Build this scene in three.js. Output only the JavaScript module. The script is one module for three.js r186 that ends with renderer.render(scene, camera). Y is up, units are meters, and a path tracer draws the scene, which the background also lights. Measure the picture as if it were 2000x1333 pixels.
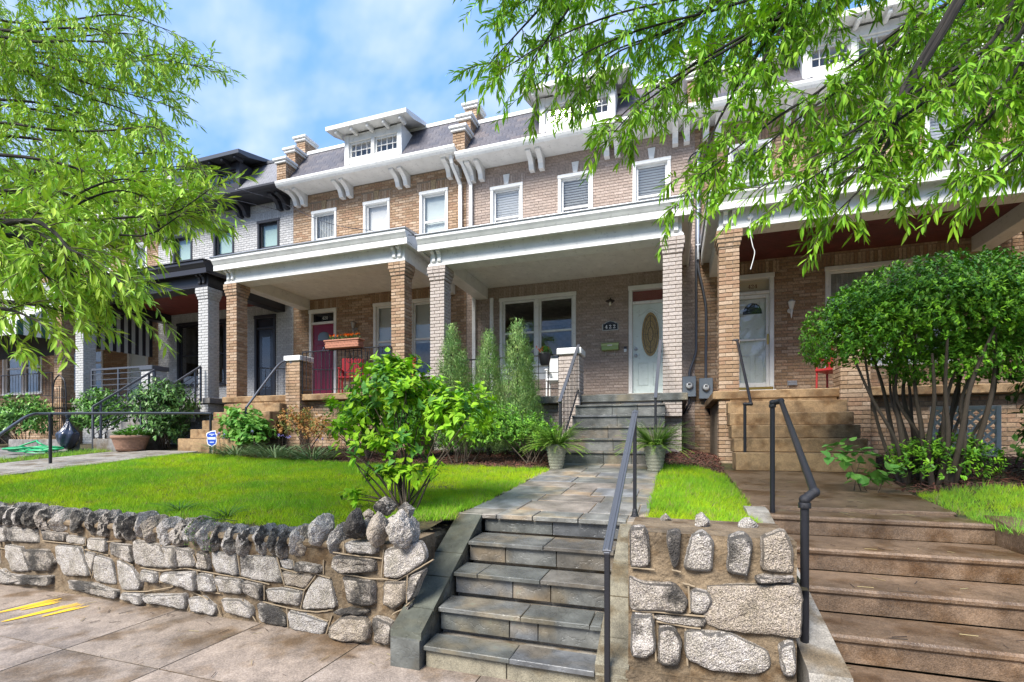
import * as THREE from 'three';
import { mergeGeometries } from 'three/addons/utils/BufferGeometryUtils.js';
import { ImprovedNoise } from 'three/addons/math/ImprovedNoise.js';

// ------------------------------------------------------------------ camera, sky, sun, exposure
const scene = new THREE.Scene();
const camera = new THREE.PerspectiveCamera(2 * Math.atan(858 / 955) * 180 / Math.PI, 2000 / 1716, 0.05, 600);
camera.position.set(0, 1.5, 0);
camera.rotation.y = Math.atan(320 / 955);
camera.setViewOffset(2000, 1716, 0, 0, 2000, 1333);      // rising front: level camera, horizon low in the frame
camera.updateProjectionMatrix();
const renderer = new THREE.WebGLRenderer({ antialias: true });
renderer.toneMapping = THREE.LinearToneMapping;
renderer.toneMappingExposure = 3.1;
renderer.shadowMap.enabled = true;

let seed = 12345;
const rnd = () => { seed = (seed + 0x6D2B79F5) | 0; let t = Math.imul(seed ^ (seed >>> 15), 1 | seed); t = (t + Math.imul(t ^ (t >>> 7), 61 | t)) ^ t; return ((t ^ (t >>> 14)) >>> 0) / 4294967296; };
const rr = (a, b) => a + (b - a) * rnd();
const perlin = new ImprovedNoise();
const fbm = (x, y, z, o = 4) => { let a = 0, s = 0.5; for (let i = 0; i < o; i++) { a += s * perlin.noise(x, y, z); x *= 2.03; y *= 2.03; z *= 2.03; s *= 0.5; } return a; };
const clamp = (v, a = 0, b = 1) => Math.min(b, Math.max(a, v));
const mix = (a, b, t) => a + (b - a) * t;
const V = (x, y, z) => new THREE.Vector3(x, y, z);

{ // sky: pale summer blue with thin streaked cloud all round
  const W = 2048, H = 1024, d = new Float32Array(W * H * 4);
  for (let j = 0; j < H; j++) for (let i = 0; i < W; i++) {
    const el = ((j + 0.5) / H - 0.5) * Math.PI, az = ((i + 0.5) / W - 0.5) * 2 * Math.PI;
    const x = Math.cos(el) * Math.cos(az), y = Math.sin(el), z = Math.cos(el) * Math.sin(az), o = (j * W + i) * 4;
    const t = clamp(y), g = Math.pow(1 - t, 2.2);
    let r = mix(0.085, 0.155, g), gg = mix(0.185, 0.25, g), b = mix(0.40, 0.42, g);
    const k = 1 / (Math.max(y, 0) + 0.22), cx = x * k, cz = z * k;
    const n = 0.75 * fbm(cx * 1.4 + cz * 1.1 + 4.2, cz * 4.2 - cx * 3.0 + 1.3, 2.7, 6) + 0.6 * fbm(cx * 1.3 + 7.7, cz * 1.3 + 3.1, 9.2, 3) + 0.32 * fbm(cx * 9 + 2.1, cz * 13, 4.4, 5);
    const c = clamp((n + 0.20) * 1.35) * clamp(y * 9) * 0.8;
    r = mix(r, 0.37, c); gg = mix(gg, 0.39, c); b = mix(b, 0.44, c);
    if (y < 0) { const q = clamp(-y * 14); r = mix(r, 0.16, q); gg = mix(gg, 0.16, q); b = mix(b, 0.14, q); }
    d[o] = r; d[o + 1] = gg; d[o + 2] = b; d[o + 3] = 1;
  }
  const t = new THREE.DataTexture(d, W, H, THREE.RGBAFormat, THREE.FloatType);
  t.mapping = THREE.EquirectangularReflectionMapping; t.magFilter = t.minFilter = THREE.LinearFilter; t.wrapS = THREE.RepeatWrapping; t.needsUpdate = true;
  scene.background = t; scene.environment = t;
}
const sun = new THREE.DirectionalLight(new THREE.Color(1, 0.955, 0.88), 2.75);   // hazy sun, soft edged
sun.position.set(-7.5, 19, 10); sun.target.position.set(-2, 1, -7);
sun.castShadow = true; sun.shadow.radius = 50; sun.shadow.mapSize.set(4096, 4096);
Object.assign(sun.shadow.camera, { left: -22, right: 22, top: 22, bottom: -22, near: 0.5, far: 70 });
scene.add(sun, sun.target);

// ------------------------------------------------------------------ helpers
const names = {};
const numbered = (n) => { names[n] = (names[n] ?? -1) + 1; return names[n] ? n + '_' + String(names[n]).padStart(3, '0') : n; };
function tag(o, label, category, group, kind) { o.userData.label = label; o.userData.category = category; if (group) o.userData.group = group; if (kind) o.userData.kind = kind; return o; }
function thing(name, label, category, [x, y, z] = [0, 0, 0], ry = 0, group) {
  const o = new THREE.Group(); o.name = numbered(name); o.position.set(x, y, z); o.rotation.y = ry; scene.add(o); return tag(o, label, category, group);
}
function lit(m) { m.castShadow = m.receiveShadow = true; return m; }
function part(parent, name, geo, mat) { const m = lit(new THREE.Mesh(geo, mat)); m.name = parent === scene ? numbered(name) : name; parent.add(m); return m; }
function structure(name, geo, mat) { const m = part(scene, name, geo, mat); m.userData.kind = 'structure'; return m; }

// uv in metres from the dominant face direction
function uvm(g, s = 1) {
  const p = g.attributes.position, n = g.attributes.normal, uv = new Float32Array(p.count * 2);
  for (let i = 0; i < p.count; i++) {
    const ax = Math.abs(n.getX(i)), ay = Math.abs(n.getY(i)), az = Math.abs(n.getZ(i)), x = p.getX(i), y = p.getY(i), z = p.getZ(i);
    if (ay >= ax && ay >= az) { uv[2 * i] = x * s; uv[2 * i + 1] = z * s; } else if (ax > az) { uv[2 * i] = z * s; uv[2 * i + 1] = y * s; } else { uv[2 * i] = x * s; uv[2 * i + 1] = y * s; }
  }
  g.setAttribute('uv', new THREE.BufferAttribute(uv, 2)); return g;
}
function flat(g) { g = g.index ? g.toNonIndexed() : g; return g; }
function tint(g, c) { const n = g.attributes.position.count, a = new Float32Array(n * 3); for (let i = 0; i < n; i++) { a[3 * i] = c[0]; a[3 * i + 1] = c[1]; a[3 * i + 2] = c[2]; } g.setAttribute('color', new THREE.BufferAttribute(a, 3)); return g; }
function join(list) { const keep = ['position', 'normal', 'uv']; const col = list.every((g) => g.attributes.color); return mergeGeometries(list.map((g) => { g = flat(g); for (const k of Object.keys(g.attributes)) if (!keep.includes(k) && !(col && k === 'color')) g.deleteAttribute(k); if (!g.attributes.uv) uvm(g); g.morphAttributes = {}; return g; })); }
// box with chamfered edges
function cb(x0, x1, y0, y1, z0, z1, c = 0.004) {
  if (x1 < x0) [x0, x1] = [x1, x0]; if (y1 < y0) [y0, y1] = [y1, y0]; if (z1 < z0) [z0, z1] = [z1, z0];
  c = Math.min(c, (x1 - x0) * 0.3, (y1 - y0) * 0.3, (z1 - z0) * 0.3);
  const P = [], lo = [x0, y0, z0], hi = [x1, y1, z1];
  const pt = (s, inset) => [0, 1, 2].map((k) => (s[k] > 0 ? hi[k] - (inset === k ? 0 : c) : lo[k] + (inset === k ? 0 : c)));
  const mid = [(x0 + x1) / 2, (y0 + y1) / 2, (z0 + z1) / 2];
  const tri = (a, b, d) => { const u = b.map((v, i) => v - a[i]), w = d.map((v, i) => v - a[i]); const n = [u[1] * w[2] - u[2] * w[1], u[2] * w[0] - u[0] * w[2], u[0] * w[1] - u[1] * w[0]]; const o = a.map((v, i) => v - mid[i]); (n[0] * o[0] + n[1] * o[1] + n[2] * o[2] > 0) ? P.push(...a, ...b, ...d) : P.push(...a, ...d, ...b); };
  for (let k = 0; k < 3; k++) for (const s of [-1, 1]) { const q = []; for (const [a, b] of [[-1, -1], [1, -1], [1, 1], [-1, 1]]) { const v = [0, 0, 0]; v[k] = s; v[(k + 1) % 3] = a; v[(k + 2) % 3] = b; q.push(pt(v, k)); } tri(q[0], q[1], q[2]); tri(q[0], q[2], q[3]); }
  for (let k = 0; k < 3; k++) { const i = (k + 1) % 3, j = (k + 2) % 3; for (const a of [-1, 1]) for (const b of [-1, 1]) { const v = [0, 0, 0], w = [0, 0, 0]; v[i] = w[i] = a; v[j] = w[j] = b; v[k] = -1; w[k] = 1; const p = pt(v, i), q = pt(w, i), r = pt(w, j), s = pt(v, j); tri(p, q, r); tri(p, r, s); } }
  for (const a of [-1, 1]) for (const b of [-1, 1]) for (const d of [-1, 1]) { const v = [a, b, d]; tri(pt(v, 0), pt(v, 1), pt(v, 2)); }
  const g = new THREE.BufferGeometry(); g.setAttribute('position', new THREE.Float32BufferAttribute(P, 3)); g.computeVertexNormals(); return uvm(g);
}
function bx(x0, x1, y0, y1, z0, z1) { const g = flat(new THREE.BoxGeometry(Math.abs(x1 - x0), Math.abs(y1 - y0), Math.abs(z1 - z0))); g.translate((x0 + x1) / 2, (y0 + y1) / 2, (z0 + z1) / 2); return uvm(g); }
// extrude a (z, y) profile along x
function prof(pts, x0, x1) {
  const f = flat(new THREE.ExtrudeGeometry(new THREE.Shape(pts.map(([z, y]) => new THREE.Vector2(z, y))), { depth: x1 - x0, bevelEnabled: false })), p = f.attributes.position, a = [];
  for (let i = 0; i < p.count; i += 3) for (const k of [0, 2, 1]) a.push(x0 + p.getZ(i + k), p.getY(i + k), p.getX(i + k));
  const g = new THREE.BufferGeometry(); g.setAttribute('position', new THREE.Float32BufferAttribute(a, 3)); g.computeVertexNormals(); return uvm(g);
}
// extrude an (x, y) outline along z
function ext(pts, z0, z1, bev = 0) { const s = new THREE.Shape(pts.map(([x, y]) => new THREE.Vector2(x, y))); const g = flat(new THREE.ExtrudeGeometry(s, { depth: z1 - z0 - 2 * bev, bevelEnabled: bev > 0, bevelSize: bev, bevelThickness: bev, bevelOffset: -bev, bevelSegments: 1 })); g.translate(0, 0, z0 + bev); g.computeVertexNormals(); return uvm(g); }
// slab: an (x, z) outline between two heights
function slab(pts, y0, y1, bev = 0.004) { const g = ext(pts.map(([x, z]) => [x, -z]), y0, y1, bev); g.rotateX(-Math.PI / 2); return uvm(g); }
function tube(pts, r, seg = 24, rad = 8, tension = 0.5, closed = false) { const c = new THREE.CatmullRomCurve3(pts.map((p) => V(...p)), closed, 'catmullrom', tension); return flat(new THREE.TubeGeometry(c, seg, r, rad, closed)); }
function rod(a, b, r, rad = 8, r2 = r) { const A = V(...a), B = V(...b), d = B.clone().sub(A), g = new THREE.CylinderGeometry(r2, r, d.length(), rad); g.translate(0, d.length() / 2, 0); g.applyQuaternion(new THREE.Quaternion().setFromUnitVectors(V(0, 1, 0), d.normalize())); g.translate(...a); return flat(g); }
function bar(a, b, w, h) { const A = V(...a), B = V(...b), d = B.clone().sub(A), L = d.length(), g = cb(-w / 2, w / 2, -h / 2, h / 2, 0, L, 0.003); const m = new THREE.Matrix4().lookAt(B, A, V(0, 1, 0)); m.setPosition(A); g.applyMatrix4(m); return g; }
function lathe(pts, x, y, z, seg = 28) { const g = flat(new THREE.LatheGeometry(pts.map(([a, b]) => new THREE.Vector2(a, b)), seg)); g.translate(x, y, z); return g; }
const at = (g, x, y, z) => { g.translate(x, y, z); return g; };

// ------------------------------------------------------------------ textures and materials
function tex(n, fn, rep = 1, color = false) {
  const d = new Uint8Array(n * n * 4);
  for (let j = 0; j < n; j++) for (let i = 0; i < n; i++) { const v = fn(i / n, j / n, i, j), o = (j * n + i) * 4; if (typeof v === 'number') d[o] = d[o + 1] = d[o + 2] = clamp(v) * 255; else { d[o] = clamp(v[0]) * 255; d[o + 1] = clamp(v[1]) * 255; d[o + 2] = clamp(v[2]) * 255; } d[o + 3] = 255; }
  const t = new THREE.DataTexture(d, n, n); t.wrapS = t.wrapT = THREE.RepeatWrapping; t.repeat.set(rep, rep); t.magFilter = THREE.LinearFilter; t.minFilter = THREE.LinearMipmapLinearFilter; t.generateMipmaps = true; if (color) t.colorSpace = THREE.SRGBColorSpace; t.needsUpdate = true; return t;
}
// tileable fbm on a torus of lattice noise
function tn(u, v, f, z = 0, o = 4) { let a = 0, s = 0.5; for (let k = 0; k < o; k++) { const F = f << k; const x = u * F, y = v * F; const fx = x - Math.floor(x), fy = y - Math.floor(y); const h = (i, j) => { i = ((i % F) + F) % F; j = ((j % F) + F) % F; let q = Math.imul(i + 131 * k + 17 * z, 374761393) + Math.imul(j + 71 * z, 668265263); q = Math.imul(q ^ (q >>> 13), 1274126177); return ((q ^ (q >>> 16)) >>> 0) / 4294967296; }; const sx = fx * fx * (3 - 2 * fx), sy = fy * fy * (3 - 2 * fy), ix = Math.floor(x), iy = Math.floor(y); a += s * (mix(mix(h(ix, iy), h(ix + 1, iy), sx), mix(h(ix, iy + 1), h(ix + 1, iy + 1), sx), sy)); s *= 0.5; } return a / (1 - Math.pow(0.5, o)); }
const T = {
  grain: tex(512, (u, v) => 0.80 + 0.34 * (tn(u, v, 8, 1, 5) - 0.5) + 0.10 * (tn(u, v, 128, 2, 2) - 0.5), 1, true),
  grainB: tex(512, (u, v) => tn(u, v, 16, 3, 6)),
  speck: tex(512, (u, v) => { const a = tn(u, v, 128, 4, 2), b = tn(u, v, 64, 5, 2), c = tn(u, v, 6, 6, 4); const k = a > 0.62 ? 1.05 : a < 0.36 ? 0.50 : 0.78; const l = 1; return [k * l * (0.92 + 0.3 * (c - 0.5)), k * l * (0.905 + 0.3 * (c - 0.5)) , k * l * (0.87 + 0.34 * (c - 0.5)) * (b > 0.6 ? 1.04 : 1)]; }, 1, true),
  lichen: tex(1024, (u, v) => { const a = tn(u, v, 256, 4, 2), b = tn(u, v, 128, 5, 2), c = tn(u, v, 6, 6, 4); const k = a > 0.62 ? 1.05 : a < 0.36 ? 0.50 : 0.78; const l = 1 - 0.6 * clamp((tn(u, v, 3, 31, 7) + 0.25 * tn(u, v, 40, 33, 3) - 0.66) * 5) + 0.25 * clamp((tn(u, v, 9, 35, 5) - 0.6) * 6); return [k * l * (0.92 + 0.3 * (c - 0.5)), k * l * (0.905 + 0.3 * (c - 0.5)) , k * l * (0.87 + 0.34 * (c - 0.5)) * (b > 0.6 ? 1.04 : 1)]; }, 1, true),
  concrete: tex(1024, (u, v) => { const f = tn(u, v, 256, 7, 2), m = tn(u, v, 24, 8, 4), c = tn(u, v, 4, 9, 4), st = tn(u, v, 7, 10, 5); const k = 0.82 + 0.34 * (f - 0.5) + 0.26 * (m - 0.5) + 0.34 * (c - 0.5); const w = clamp((st - 0.52) * 4) * 0.34; return [k * (1 - w * 0.75), k * 0.985 * (1 - w * 0.95), k * 0.965 * (1 - w * 1.25)]; }, 1, true),
  slate: tex(1024, (u, v) => { const c = tn(u, v, 5, 11, 5), l = tn(u, v, 12, 12, 5), f = tn(u, v, 96, 13, 3), rust = clamp((tn(u, v, 4, 14, 4) - 0.57) * 5); const k = 0.78 + 0.5 * (c - 0.5) + 0.3 * (l - 0.5) + 0.12 * (f - 0.5); return [k * (1 + 0.10 * rust), k * (1 + 0.02 * rust), k * (1 - 0.09 * rust)]; }, 1, true),
  cleft: tex(512, (u, v) => { const a = tn(u, v, 5, 15, 6); const r = Math.abs(a * 7 % 1 - 0.5); return clamp(0.35 + 0.5 * a + 0.25 * (r < 0.08 ? -1 : 0) + 0.15 * (tn(u, v, 64, 16, 3) - 0.5)); }),
  rough: tex(512, (u, v) => 0.55 * tn(u, v, 10, 17, 6) + 0.45 * tn(u, v, 64, 18, 3)),
  bark: tex(512, (u, v) => clamp(0.5 + 0.9 * (tn(u, v * 0.5, 24, 19, 4) - 0.5)), 1, true),
  paint: tex(512, (u, v) => 0.93 + 0.10 * (tn(u, v, 6, 20, 5) - 0.5) - 0.10 * clamp((tn(u, v, 20, 21, 4) - 0.66) * 5), 1, true),
  soil: tex(512, (u, v) => { const a = tn(u, v, 24, 22, 4), b = tn(u, v, 5, 23, 3); return [0.62 + 0.6 * (a - 0.5), 0.60 + 0.6 * (a - 0.5) + 0.2 * (b - 0.5), 0.5 + 0.5 * (a - 0.5)]; }, 1, true),
};
const rep = (t, r) => { const c = t.clone(); c.repeat.set(r, r); c.needsUpdate = true; return c; };
const M3 = (rgb, o = {}) => { const m = new THREE.MeshStandardMaterial({ roughness: 0.8, ...o }); m.color.setRGB(...rgb); return m; };
const P3 = (rgb, o = {}) => { const m = new THREE.MeshPhysicalMaterial({ roughness: 0.5, ...o }); m.color.setRGB(...rgb); return m; };
const grainFine = rep(T.grain, 6), grainBump = rep(T.grainB, 10), roughFine = rep(T.rough, 4);
const M = {
  white: M3([0.81, 0.805, 0.775], { map: T.paint, roughness: 0.45, bumpMap: T.grainB, bumpScale: 0.001 }),
  ceil: M3([0.82, 0.80, 0.75], { map: T.paint, roughness: 0.6 }),
  dark: M3([0.022, 0.021, 0.026], { roughness: 0.42 }),
  redwood: M3([0.30, 0.055, 0.035], { map: T.grain, roughness: 0.55 }),
  maroon: M3([0.155, 0.035, 0.028], { map: T.grain, roughness: 0.55 }),
  iron: M3([0.020, 0.020, 0.024], { roughness: 0.42, metalness: 0.3, bumpMap: grainBump, bumpScale: 0.0012 }),
  greyiron: M3([0.10, 0.105, 0.12], { roughness: 0.4, metalness: 0.4 }),
  steel: M3([0.42, 0.43, 0.45], { roughness: 0.35, metalness: 0.8 }),
  brass: M3([0.55, 0.36, 0.10], { roughness: 0.3, metalness: 0.9 }),
  glass: new THREE.MeshPhysicalMaterial({ color: 0xffffff, transmission: 1, thickness: 0, roughness: 0.02, ior: 1.5 }),
  room: M3([0.42, 0.36, 0.30], { roughness: 0.9, map: T.grain }),
  curtain: M3([0.45, 0.47, 0.45], { roughness: 0.9, map: T.grain }),
  blind: M3([0.70, 0.71, 0.70], { roughness: 0.5 }),
  mortarTan: M3([0.40, 0.33, 0.25], { roughness: 0.95, map: grainFine }),
  mortarWall: M3([0.24, 0.18, 0.115], { roughness: 0.95, map: rep(T.concrete, 1.3), bumpMap: T.rough, bumpScale: 0.02 }),
  bead: M3([0.43, 0.33, 0.215], { roughness: 0.9, map: grainFine }),
  granite: [[0.56, 0.515, 0.47, 0], [0.47, 0.425, 0.38, 1], [0.49, 0.42, 0.345, 0], [0.46, 0.41, 0.36, 1], [0.57, 0.535, 0.505, 0], [0.50, 0.46, 0.42, 1]].map(([r, g, b, l]) => M3([r, g, b], { map: l ? rep(T.lichen, 1.3) : rep(T.speck, 3.1), roughness: 0.85, bumpMap: rep(T.rough, 2.2), bumpScale: 0.02 })),
  slabs: [[0.205, 0.205, 0.19], [0.175, 0.18, 0.165], [0.225, 0.205, 0.175], [0.195, 0.20, 0.205], [0.165, 0.17, 0.155]].map((c) => M3(c, { map: rep(T.slate, 0.9), roughness: 0.27, bumpMap: rep(T.cleft, 1.2), bumpScale: 0.005 })),
  flags: [[0.34, 0.325, 0.30], [0.29, 0.285, 0.26], [0.37, 0.315, 0.265], [0.32, 0.32, 0.325], [0.36, 0.325, 0.285]].map((c) => M3(c, { map: rep(T.slate, 0.9), roughness: 0.4, bumpMap: rep(T.cleft, 1.2), bumpScale: 0.007 })),
  cheek: M3([0.125, 0.13, 0.10], { map: rep(T.slate, 0.9), roughness: 0.6, bumpMap: rep(T.cleft, 1.1), bumpScale: 0.006 }),
  cheekTan: M3([0.30, 0.275, 0.205], { map: rep(T.concrete, 0.9), roughness: 0.8, bumpMap: roughFine, bumpScale: 0.006 }),
  walk: [[0.40, 0.325, 0.27], [0.365, 0.30, 0.25], [0.385, 0.32, 0.275]].map((c) => M3(c, { map: rep(T.concrete, 0.55), roughness: 0.62, bumpMap: rep(T.rough, 5), bumpScale: 0.003 })),
  brownTread: M3([0.25, 0.172, 0.115], { map: rep(T.concrete, 0.7), roughness: 0.33, bumpMap: roughFine, bumpScale: 0.005 }),
  jointDirt: M3([0.09, 0.075, 0.055], { map: rep(T.soil, 3), roughness: 1 }),
  brownstone: M3([0.405, 0.27, 0.142], { map: rep(T.concrete, 0.8), roughness: 0.75, bumpMap: roughFine, bumpScale: 0.004 }),
  greyConc: M3([0.30, 0.29, 0.285], { map: rep(T.concrete, 0.7), roughness: 0.8 }),
  paleConc: M3([0.40, 0.375, 0.335], { map: rep(T.concrete, 0.8), roughness: 0.8, bumpMap: roughFine, bumpScale: 0.004 }),
  soil: M3([0.13, 0.12, 0.055], { map: rep(T.soil, 1.2), roughness: 1 }),
  roofSlate: [[0.135, 0.125, 0.145], [0.165, 0.15, 0.165], [0.115, 0.11, 0.135], [0.185, 0.155, 0.16]].map((c) => M3(c, { map: rep(T.grain, 3), roughness: 0.55, bumpMap: grainBump, bumpScale: 0.003 })),
  bark: M3([0.075, 0.060, 0.048], { map: T.bark, roughness: 0.95, bumpMap: T.bark, bumpScale: 0.012 }),
  twig: M3([0.085, 0.062, 0.045], { roughness: 0.9 }),
  terracotta: M3([0.42, 0.235, 0.155], { map: grainFine, roughness: 0.8 }),
  stoneware: M3([0.48, 0.46, 0.36], { map: grainFine, roughness: 0.7, bumpMap: grainBump, bumpScale: 0.003 }),
};
// dry-laid stone outlines of the street wall and its piers, metres in the plane of each face
const wallStones = [[[-6.601,0.614],[-6.499,0.588],[-6.486,0.448],[-6.601,0.44]],[[-6.473,0.605],[-6.043,0.607],[-5.995,0.465],[-6.461,0.457]],[[-5.995,0.595],[-5.59,0.589],[-5.579,0.516],[-5.948,0.499]],[[-5.568,0.576],[-5.314,0.562],[-5.314,0.497],[-5.568,0.506]],[[-5.281,0.564],[-5.026,0.567],[-5.006,0.447],[-5.281,0.463]],[[-4.975,0.542],[-4.7,0.539],[-4.661,0.375],[-4.964,0.436]],[[-6.524,0.414],[-6.249,0.409],[-6.139,0.179],[-6.423,0.147],[-6.524,0.288]],[[-6.2,0.39],[-5.865,0.414],[-5.761,0.286],[-5.819,0.206],[-6.079,0.184],[-6.188,0.283]],[[-5.749,0.459],[-5.351,0.473],[-5.234,0.213],[-5.59,0.182],[-5.726,0.289]],[[-5.298,0.437],[-5.153,0.426],[-5.206,0.245],[-5.281,0.354]],[[-5.136,0.416],[-4.944,0.381],[-4.902,0.158],[-5.153,0.163],[-5.18,0.276]],[[-4.882,0.386],[-4.681,0.349],[-4.553,0.219],[-4.572,0.148],[-4.801,0.119],[-4.872,0.217]],[[-4.631,0.586],[-4.321,0.565],[-4.201,0.365],[-4.466,0.357],[-4.621,0.378]],[[-4.294,0.56],[-4.128,0.565],[-4.091,0.388],[-4.179,0.367]],[[-4.109,0.567],[-3.947,0.552],[-3.885,0.405],[-4.082,0.389]],[[-3.885,0.543],[-3.762,0.539],[-3.728,0.392],[-3.855,0.391]],[[-3.719,0.555],[-3.458,0.549],[-3.417,0.375],[-3.668,0.381],[-3.719,0.451]],[[-3.409,0.54],[-3.035,0.556],[-2.961,0.354],[-3.271,0.356],[-3.392,0.377]],[[-4.543,0.33],[-4.36,0.321],[-4.336,0.225],[-4.504,0.223]],[[-4.309,0.32],[-3.903,0.368],[-3.876,0.203],[-4.146,0.23],[-4.304,0.255]],[[-3.855,0.359],[-3.706,0.353],[-3.659,0.218],[-3.837,0.213]],[[-3.676,0.345],[-3.384,0.346],[-3.368,0.228],[-3.617,0.218]],[[-3.368,0.335],[-3.163,0.32],[-3.166,0.201],[-3.351,0.23]],[[-3.974,0.134],[-3.806,0.164],[-3.668,0.082],[-3.685,0.015],[-3.947,0.025]],[[-3.6,0.166],[-3.4,0.18],[-3.271,0.125],[-3.271,0.038],[-3.533,0.058]],[[-6.601,0.116],[-6.151,0.132],[-5.796,0.163],[-5.796,0.073],[-6.601,0.013]],[[-5.568,0.139],[-5.195,0.145],[-4.862,0.106],[-4.862,0.035],[-5.523,0.055]],[[-4.504,0.107],[-4.019,0.162],[-4.019,0.03],[-4.504,0.045]],[[-4.821,0.093],[-4.523,0.111],[-4.523,0.015],[-4.821,0.039]],[[-2.994,0.547],[-2.86,0.539],[-2.85,0.467],[-2.966,0.476]],[[-2.835,0.535],[-2.586,0.525],[-2.579,0.47],[-2.83,0.461]],[[-2.971,0.448],[-2.665,0.441],[-2.741,0.333],[-2.93,0.343]],[[-3.133,0.289],[-2.963,0.32],[-2.771,0.306],[-2.794,0.19],[-3.102,0.205]],[[-2.633,0.438],[-2.508,0.423],[-2.451,0.215],[-2.771,0.171],[-2.746,0.291]],[[-3.212,0.169],[-3.04,0.169],[-2.925,0.066],[-2.933,0.01],[-3.18,0.023]],[[-2.902,0.147],[-2.724,0.131],[-2.529,0.095],[-2.579,-0.011],[-2.887,0.004]]];
const pierStones = [[[-2.308,0.741],[-2.051,0.736],[-2.038,0.671],[-2.287,0.663]],[[-2.41,0.631],[-2.234,0.636],[-2.064,0.624],[-2.064,0.536],[-2.341,0.506],[-2.423,0.55]],[[-1.976,0.708],[-1.701,0.782],[-1.653,0.699],[-1.665,0.64],[-1.861,0.515],[-1.974,0.521]],[[-2.328,0.484],[-2.064,0.478],[-2.064,0.303],[-2.287,0.29]],[[-1.987,0.476],[-1.805,0.493],[-1.805,0.363],[-1.898,0.288],[-1.987,0.311]],[[-1.784,0.527],[-1.653,0.593],[-1.701,0.481],[-1.738,0.392],[-1.789,0.359]],[[-2.465,0.087],[-2.341,0.193],[-2.155,0.215],[-2.096,0.155],[-2.115,0.041],[-2.287,0.007],[-2.451,0.02]],[[-2.064,0.225],[-1.936,0.207],[-1.892,0.179],[-1.923,0.033],[-2.051,0.027]],[[-1.824,0.285],[-1.75,0.353],[-1.774,0.28],[-1.811,0.222]],[[-2.41,0.22],[-2.287,0.256],[-2.102,0.254],[-2.128,0.227],[-2.369,0.196]]];
const pierStones2 = [[[-0.233,1.011],[-0.164,1.015],[-0.144,0.958],[-0.14,0.817],[-0.233,0.805]],[[-0.044,0.998],[0.022,1.01],[0.01,0.837],[-0.013,0.811],[-0.044,0.948]],[[0.083,0.981],[0.132,1.012],[0.181,0.963],[0.17,0.81],[0.049,0.808],[0.057,0.874]],[[0.266,0.993],[0.33,1.017],[0.366,0.976],[0.345,0.802],[0.258,0.818]],[[0.422,0.995],[0.519,1.04],[0.55,0.942],[0.55,0.835],[0.422,0.84]],[[-0.225,0.743],[-0.164,0.715],[-0.013,0.721],[0.045,0.645],[0.026,0.585],[-0.221,0.566]],[[0.081,0.705],[0.155,0.704],[0.177,0.659],[0.147,0.583],[0.078,0.583]],[[0.177,0.723],[0.553,0.763],[0.563,0.699],[0.553,0.522],[0.251,0.511],[0.17,0.529],[0.155,0.576]],[[-0.225,0.532],[-0.122,0.544],[-0.108,0.355],[-0.156,0.315],[-0.225,0.313]],[[-0.08,0.483],[-0.013,0.495],[0.026,0.414],[0.01,0.297],[-0.084,0.3]],[[-0.104,0.542],[0.14,0.556],[0.129,0.508],[-0.092,0.519]],[[0.072,0.477],[0.251,0.484],[0.422,0.42],[0.436,0.337],[0.366,0.303],[0.177,0.298],[0.079,0.34]],[[0.492,0.468],[0.558,0.492],[0.558,0.324],[0.505,0.332]],[[0.394,0.806],[0.55,0.816],[0.55,0.785],[0.394,0.771]]];
const wallBeads = [[[-5.936,0.492],[-5.568,0.494],[-5.314,0.49]],[[-5.303,0.563],[-5.303,0.49]],[[-5.346,0.48],[-5.227,0.214]],[[-5.314,0.453],[-4.985,0.42]],[[-5.131,0.438],[-5.217,0.186]],[[-5.006,0.547],[-4.801,0.567]],[[-4.841,0.403],[-4.661,0.354]],[[-4.313,0.566],[-4.183,0.36]],[[-4.562,0.342],[-4.313,0.336],[-4.019,0.381],[-3.668,0.365],[-3.4,0.357],[-3.097,0.329]],[[-3.929,0.513],[-3.858,0.388]],[[-3.433,0.55],[-3.4,0.376]],[[-3.019,0.551],[-2.95,0.343]],[[-4.332,0.239],[-4.155,0.215]],[[-4.332,0.327],[-4.323,0.226]],[[-3.885,0.372],[-3.841,0.206],[-3.617,0.203]],[[-3.694,0.357],[-3.642,0.213]],[[-4.801,0.105],[-4.485,0.136],[-4.164,0.208]],[[-3.152,0.324],[-3.152,0.2]],[[-3.929,0.184],[-3.754,0.137]],[[-3.929,0.171],[-3.992,0.02]],[[-3.651,0.096],[-3.617,0.023]],[[-3.384,0.182],[-3.239,0.017]],[[-3.024,0.557],[-2.948,0.343]],[[-2.986,0.468],[-2.842,0.45],[-2.651,0.455],[-2.508,0.432]],[[-2.857,0.539],[-2.842,0.45]],[[-2.572,0.568],[-2.572,0.462]],[[-2.948,0.331],[-2.753,0.32]],[[-2.643,0.443],[-2.753,0.314],[-2.79,0.172]],[[-3.212,0.188],[-3.071,0.172],[-2.783,0.155],[-2.622,0.161],[-2.479,0.195]],[[-2.925,0.163],[-2.91,0.001]],[[-2.724,0.137],[-2.529,0.101]],[[-2.493,0.152],[-2.55,-0.008]]];
const pierBeads = [[[-2.328,0.74],[-2.328,0.66]],[[-2.423,0.653],[-2.234,0.645],[-1.999,0.64]],[[-1.987,0.707],[-2.006,0.502]],[[-2.348,0.5],[-2.102,0.488],[-1.873,0.498],[-1.738,0.575],[-1.588,0.667]],[[-1.793,0.538],[-1.799,0.342]],[[-1.917,0.248],[-1.836,0.295],[-1.738,0.381]],[[-2.301,0.232],[-2.221,0.174]]];
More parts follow.
